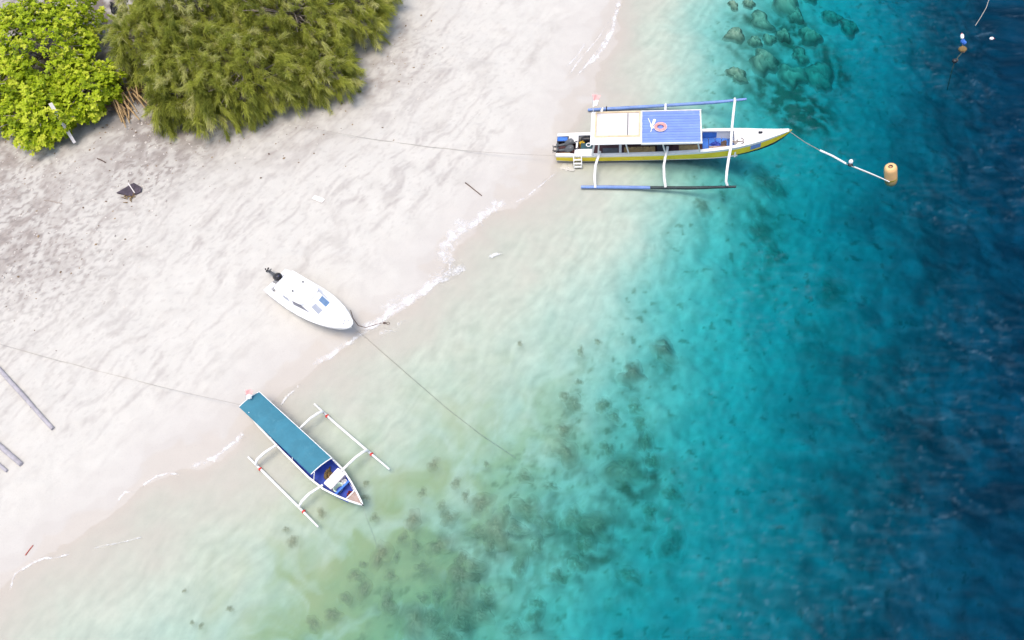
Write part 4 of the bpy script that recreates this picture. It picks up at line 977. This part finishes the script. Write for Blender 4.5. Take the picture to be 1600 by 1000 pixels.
# coral rubble and shingle on the upper beach
def rubble(n, dens, smin, smax, name, m, label, seed):
    g_ = np.random.default_rng(seed); w = (dens*(GZ > .3)*(np.abs(GX) < 45)*(np.abs(GY) < 45)).ravel(); w = w*(np.gradient(gx)[:, None]*np.gradient(gy)[None]).ravel()
    ii = g_.choice(len(w), n, p=w/w.sum())
    c_ = np.stack([GX.ravel()[ii], GY.ravel()[ii], GZ2.ravel()[ii]], -1); c_[:, :2] += g_.uniform(-.06, .06, (n, 2))
    s_ = smin*(smax/smin)**(g_.random(n)**2.2)
    O = np.array([[1,0,0],[0,1,0],[-1,0,0],[0,-1,0],[0,0,.7],[0,0,-.5],[.6,.6,.3],[-.6,-.55,.35]], float)
    Ff = np.array([[0,6,4],[6,1,4],[1,2,4],[2,7,4],[7,3,4],[3,0,4],[6,0,1],[7,2,3]])
    a = g_.uniform(0, 6.28, n); ca_, sa_ = np.cos(a), np.sin(a)
    J = O[None]*g_.uniform(.6, 1.25, (n, 8, 3))*s_[:, None, None]
    V = np.stack([J[..., 0]*ca_[:, None]-J[..., 1]*sa_[:, None], J[..., 0]*sa_[:, None]+J[..., 1]*ca_[:, None], J[..., 2]], -1)+c_[:, None]
    Fa = (Ff[None]+(np.arange(n)*8)[:, None, None]).reshape(-1, 3)
    tone = np.repeat(g_.random(n), 8)
    o = np_mesh(name, V.reshape(-1, 3), Fa, m, None, dict(tone=tone)); tag(o, label, None, kind='stuff'); return o
t = NT('coral_rubble'); tn = t.attr('tone'); b = t.bsdf(Base_Color=t.mix(t.ramp(tn, 0.1, 0.9), (0.32, 0.29, 0.265), (0.58, 0.54, 0.49)), Roughness=0.95); t.surf(b.outputs[0])
rubble(3200, np.clip(rub, 0, 1)**1.3+.05*litter, .015, .085, 'coral_rubble', t.m, 'scattered grey coral rubble on the upper beach', 3)
t = NT('leaf_litter'); tn = t.attr('tone'); b = t.bsdf(Base_Color=t.mix(tn, (0.10, 0.07, 0.055), (0.30, 0.22, 0.13)), Roughness=0.95); t.surf(b.outputs[0])
rubble(3200, mould+.25*np.clip(litter, 0, 1), .02, .10, 'leaf_litter', t.m, 'brown leaf litter and twigs under the trees', 5)

# ------------------------------------------------------------------ sea foam along the water line
t = NT('sea_foam'); o_ = t.obj()
fn = t.noise(o_, 1.9, 6, 0.72, 0.8); fn2 = t.noise(o_, 9.0, 3, 0.7)
ed = t.attr('edge')
al = t.ramp(t.math('ADD', t.math('ADD', t.math('MULTIPLY', fn, 1.7), t.math('MULTIPLY', fn2, 0.6)), t.math('MULTIPLY', ed, 0.62)), 1.46, 1.98)
b = t.bsdf(Base_Color=(0.86, 0.86, 0.86, 1), Roughness=0.8); tr = t.n('ShaderNodeBsdfTransparent')
mxs = t.n('ShaderNodeMixShader', {0: t.math('MULTIPLY', al, 0.75), 1: tr.outputs[0], 2: b.outputs[0]}); t.surf(mxs.outputs[0])
M_FOAM = t.m
FO = [([(796,315),(778,322),(765,330),(748,342),(730,353),(712,364),(700,376),(690,392),(684,408)], .55, .0), ([(740,345),(716,362),(700,380),(692,402),(690,420)], .9, -.25),
      ([(728,413),(712,424),(690,438),(672,448),(655,457),(640,468),(628,478),(610,491),(585,505),(560,514)], .40, .12), ([(706,400),(694,415),(688,432),(676,445)], .8, -.22),
      ([(590,500),(566,522),(545,538),(520,552),(498,564),(484,574)], .35, -.10), ([(762,405),(772,401),(786,397)], .18, .1), ([(640,500),(610,515),(575,530)], .5, -.3),
      ([(968,-6),(966,12),(961,30),(957,48),(946,68),(932,90),(915,108)], .22, .0), ([(958,40),(940,72),(915,104),(895,125)], .12, .0), ([(920,60),(900,90),(880,110)],.10,-.1),
      ([(388,672),(372,686),(352,702),(335,716),(312,724),(292,733)], .24, -.06), ([(282,742),(262,740),(246,744),(230,754),(222,760)], .09, .05), ([(208,771),(196,769),(188,777),(184,786)], .08, .05),
      ([(226,839),(208,844),(190,848),(165,853),(140,860)], .07, -.12), ([(112,866),(98,869),(84,873),(70,872),(56,878),(38,888),(24,896),(20,906),(17,922)], .08, .05),
      ([(960,20),(935,60),(905,95),(880,130)], .08, -.08), ([(880,260),(850,285),(820,310),(800,318)], .12, -.12), ([(640,455),(610,470),(585,490)], .5, -.28), ([(470,600),(448,622),(432,640)], .12, -.1)]
Vf, Ff_, Ef = [], [], []
for pts, w, bias in FO:
    P = [gp(x, y) for x, y in pts]; Q = []
    for i in range(len(P)-1):
        for k2 in range(14): Q.append(P[i].lerp(P[i+1], k2/14))
    Q.append(P[-1])
    o0 = len(Vf)
    for i, p in enumerate(Q):
        d = (Q[min(i+2, len(Q)-1)]-Q[max(i-2, 0)]); d.z = 0; d.normalize(); sdv = Vector((-d.y, d.x, 0))
        wob = .25*(float(N1.fbm(p.x*.9, p.y*.9, 3))-.5)*2; tap = min(1, i/8, (len(Q)-1-i)/8)
        for j in range(7):
            f = j/3-1; q = p+sdv*(f*w*1.15+wob*w*1.6)
            q.z = max(0.0, hz(q.x, q.y))+.012
            Vf.append(tuple(q)); Ef.append((1-abs(f)**1.5)*(.25+.75*tap)+bias-(0 if abs(f) < .99 else .9))
    for i in range(len(Q)-1):
        for j in range(6): a0 = o0+i*7+j; Ff_.append((a0, a0+1, a0+8, a0+7))
fo = np_mesh('sea_foam', Vf, Ff_, M_FOAM, None, dict(edge=Ef)); tag(fo, 'white lacy foam where small waves meet the sand', None, kind='stuff')

# ------------------------------------------------------------------ trees
def leaf_mat(name, ca_, cb_, cc_, trans):
    t = NT(name); tn = t.attr('tone')
    c = t.mix(t.ramp(tn, 0.0, 0.6), ca_, cb_); c = t.mix(t.ramp(tn, 0.55, 1.0), c, cc_)
    d = t.n('ShaderNodeBsdfPrincipled', {'Base Color': c, 'Roughness': 0.55, 'Specular IOR Level': 0.25})
    tl = t.n('ShaderNodeBsdfTranslucent', {'Color': c}); m = t.n('ShaderNodeMixShader', {0: trans, 1: d.outputs[0], 2: tl.outputs[0]}); t.surf(m.outputs[0])
    return t.m
NEEDLE = leaf_mat('needle_foliage', (0.215, 0.245, 0.045), (0.48, 0.51, 0.085), (0.68, 0.66, 0.31), 0.5)
BROAD = leaf_mat('broad_foliage', (0.19, 0.28, 0.010), (0.44, 0.55, 0.014), (0.66, 0.70, 0.07), 0.35)
def limbs(root, base, c, rad, nb, seed, m, r0=.16):
    rr = random.Random(seed); base = Vector(base)-Vector(c)
    MB().tube([base-Vector((0, 0, .1)), base*.6+Vector((rr.uniform(-.2, .2), rr.uniform(-.2, .2), 0)), Vector((0, 0, -.2*rad[2])), Vector((.1, 0, .35*rad[2]))], [r0, r0*.8, r0*.6, r0*.25], 8).build('trunk', m, root, smooth=True)
    mb = MB()
    for k2 in range(nb):
        a = rr.uniform(0, 6.28); e = rr.uniform(-.5, .9); tip = Vector((rad[0]*.97*math.cos(a)*math.cos(e), rad[1]*.97*math.sin(a)*math.cos(e), rad[2]*.97*math.sin(e)))
        st_ = base.lerp(Vector((0, 0, 0)), rr.uniform(.35, 1.1))
        md = st_.lerp(tip, .5)+Vector((rr.uniform(-.3, .3), rr.uniform(-.3, .3), .2)); mb.tube([st_, md, tip], [r0*.35, r0*.22, .015], 5)
    mb.build('branches', m, root, smooth=True)
LEAN = (un(560, 160)-un(480, 60)); LEAN.z = 0; LEAN.normalize()      # wind lean of the wispy sprays
def needles(root, c, rad, nplume, seed, dens=1.0):
    g_ = np.random.default_rng(seed)
    # plumes: outward drooping feathers on the crown's skin, each with sprays of strands
    n = int(nplume*1.0); a = g_.uniform(0, 2*np.pi, n); cz = g_.uniform(-.55, 1.0, n); sr = np.sqrt(np.clip(1-cz*cz, 0, 1)); dep = g_.uniform(.55, 1.0, n)**.6
    lump = 1+.22*np.sin(3*a+seed)+.12*np.sin(7*a+2*seed)
    O = np.stack([sr*np.cos(a)*lump, sr*np.sin(a)*lump, cz], -1)*np.array(rad)*dep[:, None]
    out = O/np.array(rad)**2; out /= np.linalg.norm(out, axis=1, keepdims=True)
    ax = out*.60+np.array([LEAN.x, LEAN.y, -.05])*.70+g_.normal(0, .36, (n, 3)); ax /= np.linalg.norm(ax, axis=1, keepdims=True)
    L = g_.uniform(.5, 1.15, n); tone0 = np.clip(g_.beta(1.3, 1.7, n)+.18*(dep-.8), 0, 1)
    ns = int(12*dens); f = np.tile(np.linspace(.05, 1, ns), (n, 1))+g_.uniform(-.03, .03, (n, ns))
    S = O[:, None]+ax[:, None]*(f*L[:, None])[..., None]-np.array([0, 0, 1.])*(f**2*.28*L[:, None])[..., None]+g_.normal(0, .045, (n, ns, 3))
    k2 = 11; N_ = n*ns*k2
    B0 = np.repeat(S.reshape(-1, 3), k2, 0)+g_.normal(0, .035, (N_, 3))
    A0 = np.repeat(np.repeat(ax, ns, 0), k2, 0)
    D = A0*1.0+g_.normal(0, .36, (N_, 3)); D /= np.linalg.norm(D, axis=1, keepdims=True)
    ln = g_.uniform(.20, .55, N_)[:, None]; wd = g_.uniform(.008, .014, N_)[:, None]
    sd_ = np.cross(D, g_.normal(0, 1, (N_, 3))); sd_ /= np.linalg.norm(sd_, axis=1, keepdims=True)+1e-9
    M1 = B0+D*ln*.55; T1 = B0+D*ln-np.array([0, 0, 1.])*ln*.22
    V = np.stack([B0-sd_*wd, B0+sd_*wd, M1+sd_*wd, M1-sd_*wd, T1+sd_*wd*.4, T1-sd_*wd*.4], 1).reshape(-1, 3)
    i0 = (np.arange(N_)*6)[:, None]
    F_ = np.concatenate([i0+np.array([[0, 1, 2, 3]]), i0+np.array([[3, 2, 4, 5]])])
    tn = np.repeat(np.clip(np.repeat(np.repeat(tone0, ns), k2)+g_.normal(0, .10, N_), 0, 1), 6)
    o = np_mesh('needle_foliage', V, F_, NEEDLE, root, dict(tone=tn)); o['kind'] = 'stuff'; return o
def broad(root, c, rad, nclump, seed):
    g_ = np.random.default_rng(seed); n = nclump
    a = g_.uniform(0, 2*np.pi, n); cz = g_.uniform(-.7, 1.0, n); sr = np.sqrt(np.clip(1-cz*cz, 0, 1)); dep = g_.uniform(.45, 1.0, n)**.55
    lump = 1+.15*np.sin(3*a+seed)+.10*np.sin(6*a+2*seed)
    O = np.stack([sr*np.cos(a)*lump, sr*np.sin(a)*lump, cz], -1)*np.array(rad)*dep[:, None]
    out = O/np.array(rad)**2; out /= np.linalg.norm(out, axis=1, keepdims=True); out = out*.5+np.array([0, 0, .75]); out /= np.linalg.norm(out, axis=1, keepdims=True)
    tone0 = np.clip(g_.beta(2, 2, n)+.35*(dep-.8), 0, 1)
    kr = 5; R0 = np.repeat(O, kr, 0)+g_.normal(0, .15, (n*kr, 3)); OU = np.repeat(out, kr, 0)+g_.normal(0, .28, (n*kr, 3)); OU /= np.linalg.norm(OU, axis=1, keepdims=True)
    kl = 10; N_ = n*kr*kl
    B0 = np.repeat(R0, kl, 0); U0 = np.repeat(OU, kl, 0)
    rd = g_.normal(0, 1, (N_, 3)); rd -= U0*(rd*U0).sum(1, keepdims=True); rd /= np.linalg.norm(rd, axis=1, keepdims=True)
    up = g_.uniform(.05, .9, N_)[:, None]; D = rd+U0*up; D /= np.linalg.norm(D, axis=1, keepdims=True)
    ln = g_.uniform(.13, .24, N_)[:, None]; wd = ln*g_.uniform(.22, .30, N_)[:, None]
    sd_ = np.cross(D, U0); sd_ /= np.linalg.norm(sd_, axis=1, keepdims=True)+1e-9
    M1 = B0+D*ln*.62; T1 = B0+D*ln-U0*ln*.12
    V = np.stack([B0-sd_*wd*.25, B0+sd_*wd*.25, M1+sd_*wd, M1-sd_*wd, T1+sd_*wd*.45, T1-sd_*wd*.45], 1).reshape(-1, 3)
    i0 = (np.arange(N_)*6)[:, None]
    F_ = np.concatenate([i0+np.array([[0, 1, 2, 3]]), i0+np.array([[3, 2, 4, 5]])])
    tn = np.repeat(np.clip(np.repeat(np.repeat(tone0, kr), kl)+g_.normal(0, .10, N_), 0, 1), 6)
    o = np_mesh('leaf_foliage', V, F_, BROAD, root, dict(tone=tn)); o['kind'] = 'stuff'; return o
def tree(kind, px, py, dz, rad, npl, seed, name, label, group):
    b0 = gp(px, py)
    for _ in range(4):
        z = hz(b0.x, b0.y)+dz; c_ = un(px, py, z); b0 = Vector((c_.x, c_.y, hz(c_.x, c_.y)))
    root = thing(name, c_, 0, label, 'tree' if kind == 'n' else 'bush', group)
    limbs(root, b0, c_, rad, 60 if kind == 'n' else 40, seed, TWIG, .16 if kind == 'n' else .13)
    (needles if kind == 'n' else broad)(root, c_, rad, npl, seed)
TG = 'wispy olive trees along the top of the beach'
tree('n', 305, 92, 1.7, (3.3, 3.3, 2.0), 440, 1, 'casuarina_tree', 'wispy olive tree in the middle of the row, above the wood pile', TG)
tree('n', 232, 62, 1.7, (2.3, 2.2, 1.8), 230, 7, 'casuarina_tree', 'wispy olive tree at the left end of the row beside the bare ground', TG)
tree('n', 292, 150, 1.0, (2.1, 1.5, 1.0), 170, 8, 'casuarina_tree', 'low wispy olive tree right of the brown wood pile', TG)
tree('n', 378, 112, 1.6, (3.1, 3.2, 1.9), 420, 2, 'casuarina_tree', 'wispy dark olive tree reaching lowest over the sand', TG)
tree('n', 496, 104, 1.2, (2.1, 2.1, 1.3), 230, 3, 'casuarina_tree', 'small pale olive tree sticking out farthest onto the sand', TG)
tree('n', 455, 22, 2.0, (3.9, 3.3, 2.1), 500, 4, 'casuarina_tree', 'dense olive tree at the top edge above the small pale one', TG)
tree('n', 548, 0, 1.6, (2.4, 2.4, 1.5), 260, 5, 'casuarina_tree', 'olive tree at the right end of the row, cut by the top edge', TG)
tree('n', 305, 0, 2.4, (4.2, 3.6, 2.4), 500, 6, 'casuarina_tree', 'tall olive tree at the top edge behind the wood pile tree', TG)
BG = 'bright yellow green bushes in the upper left'
tree('b', 55, 70, 2.0, (4.6, 4.2, 2.2), 760, 11, 'broadleaf_bush', 'largest bright yellow green bush filling the upper left corner', BG)
tree('b', 60, 182, 1.2, (3.0, 1.9, 1.35), 360, 12, 'broadleaf_bush', 'bright green bush nearest the sand with a bleached board in it', BG)
tree('b', 140, 140, 1.3, (2.0, 2.3, 1.3), 260, 13, 'broadleaf_bush', 'bright yellow green bush touching the brown wood pile', BG)
tree('b', -10, 140, 1.6, (2.8, 3.0, 1.7), 240, 14, 'broadleaf_bush', 'bright yellow green bush cut by the left edge', BG)
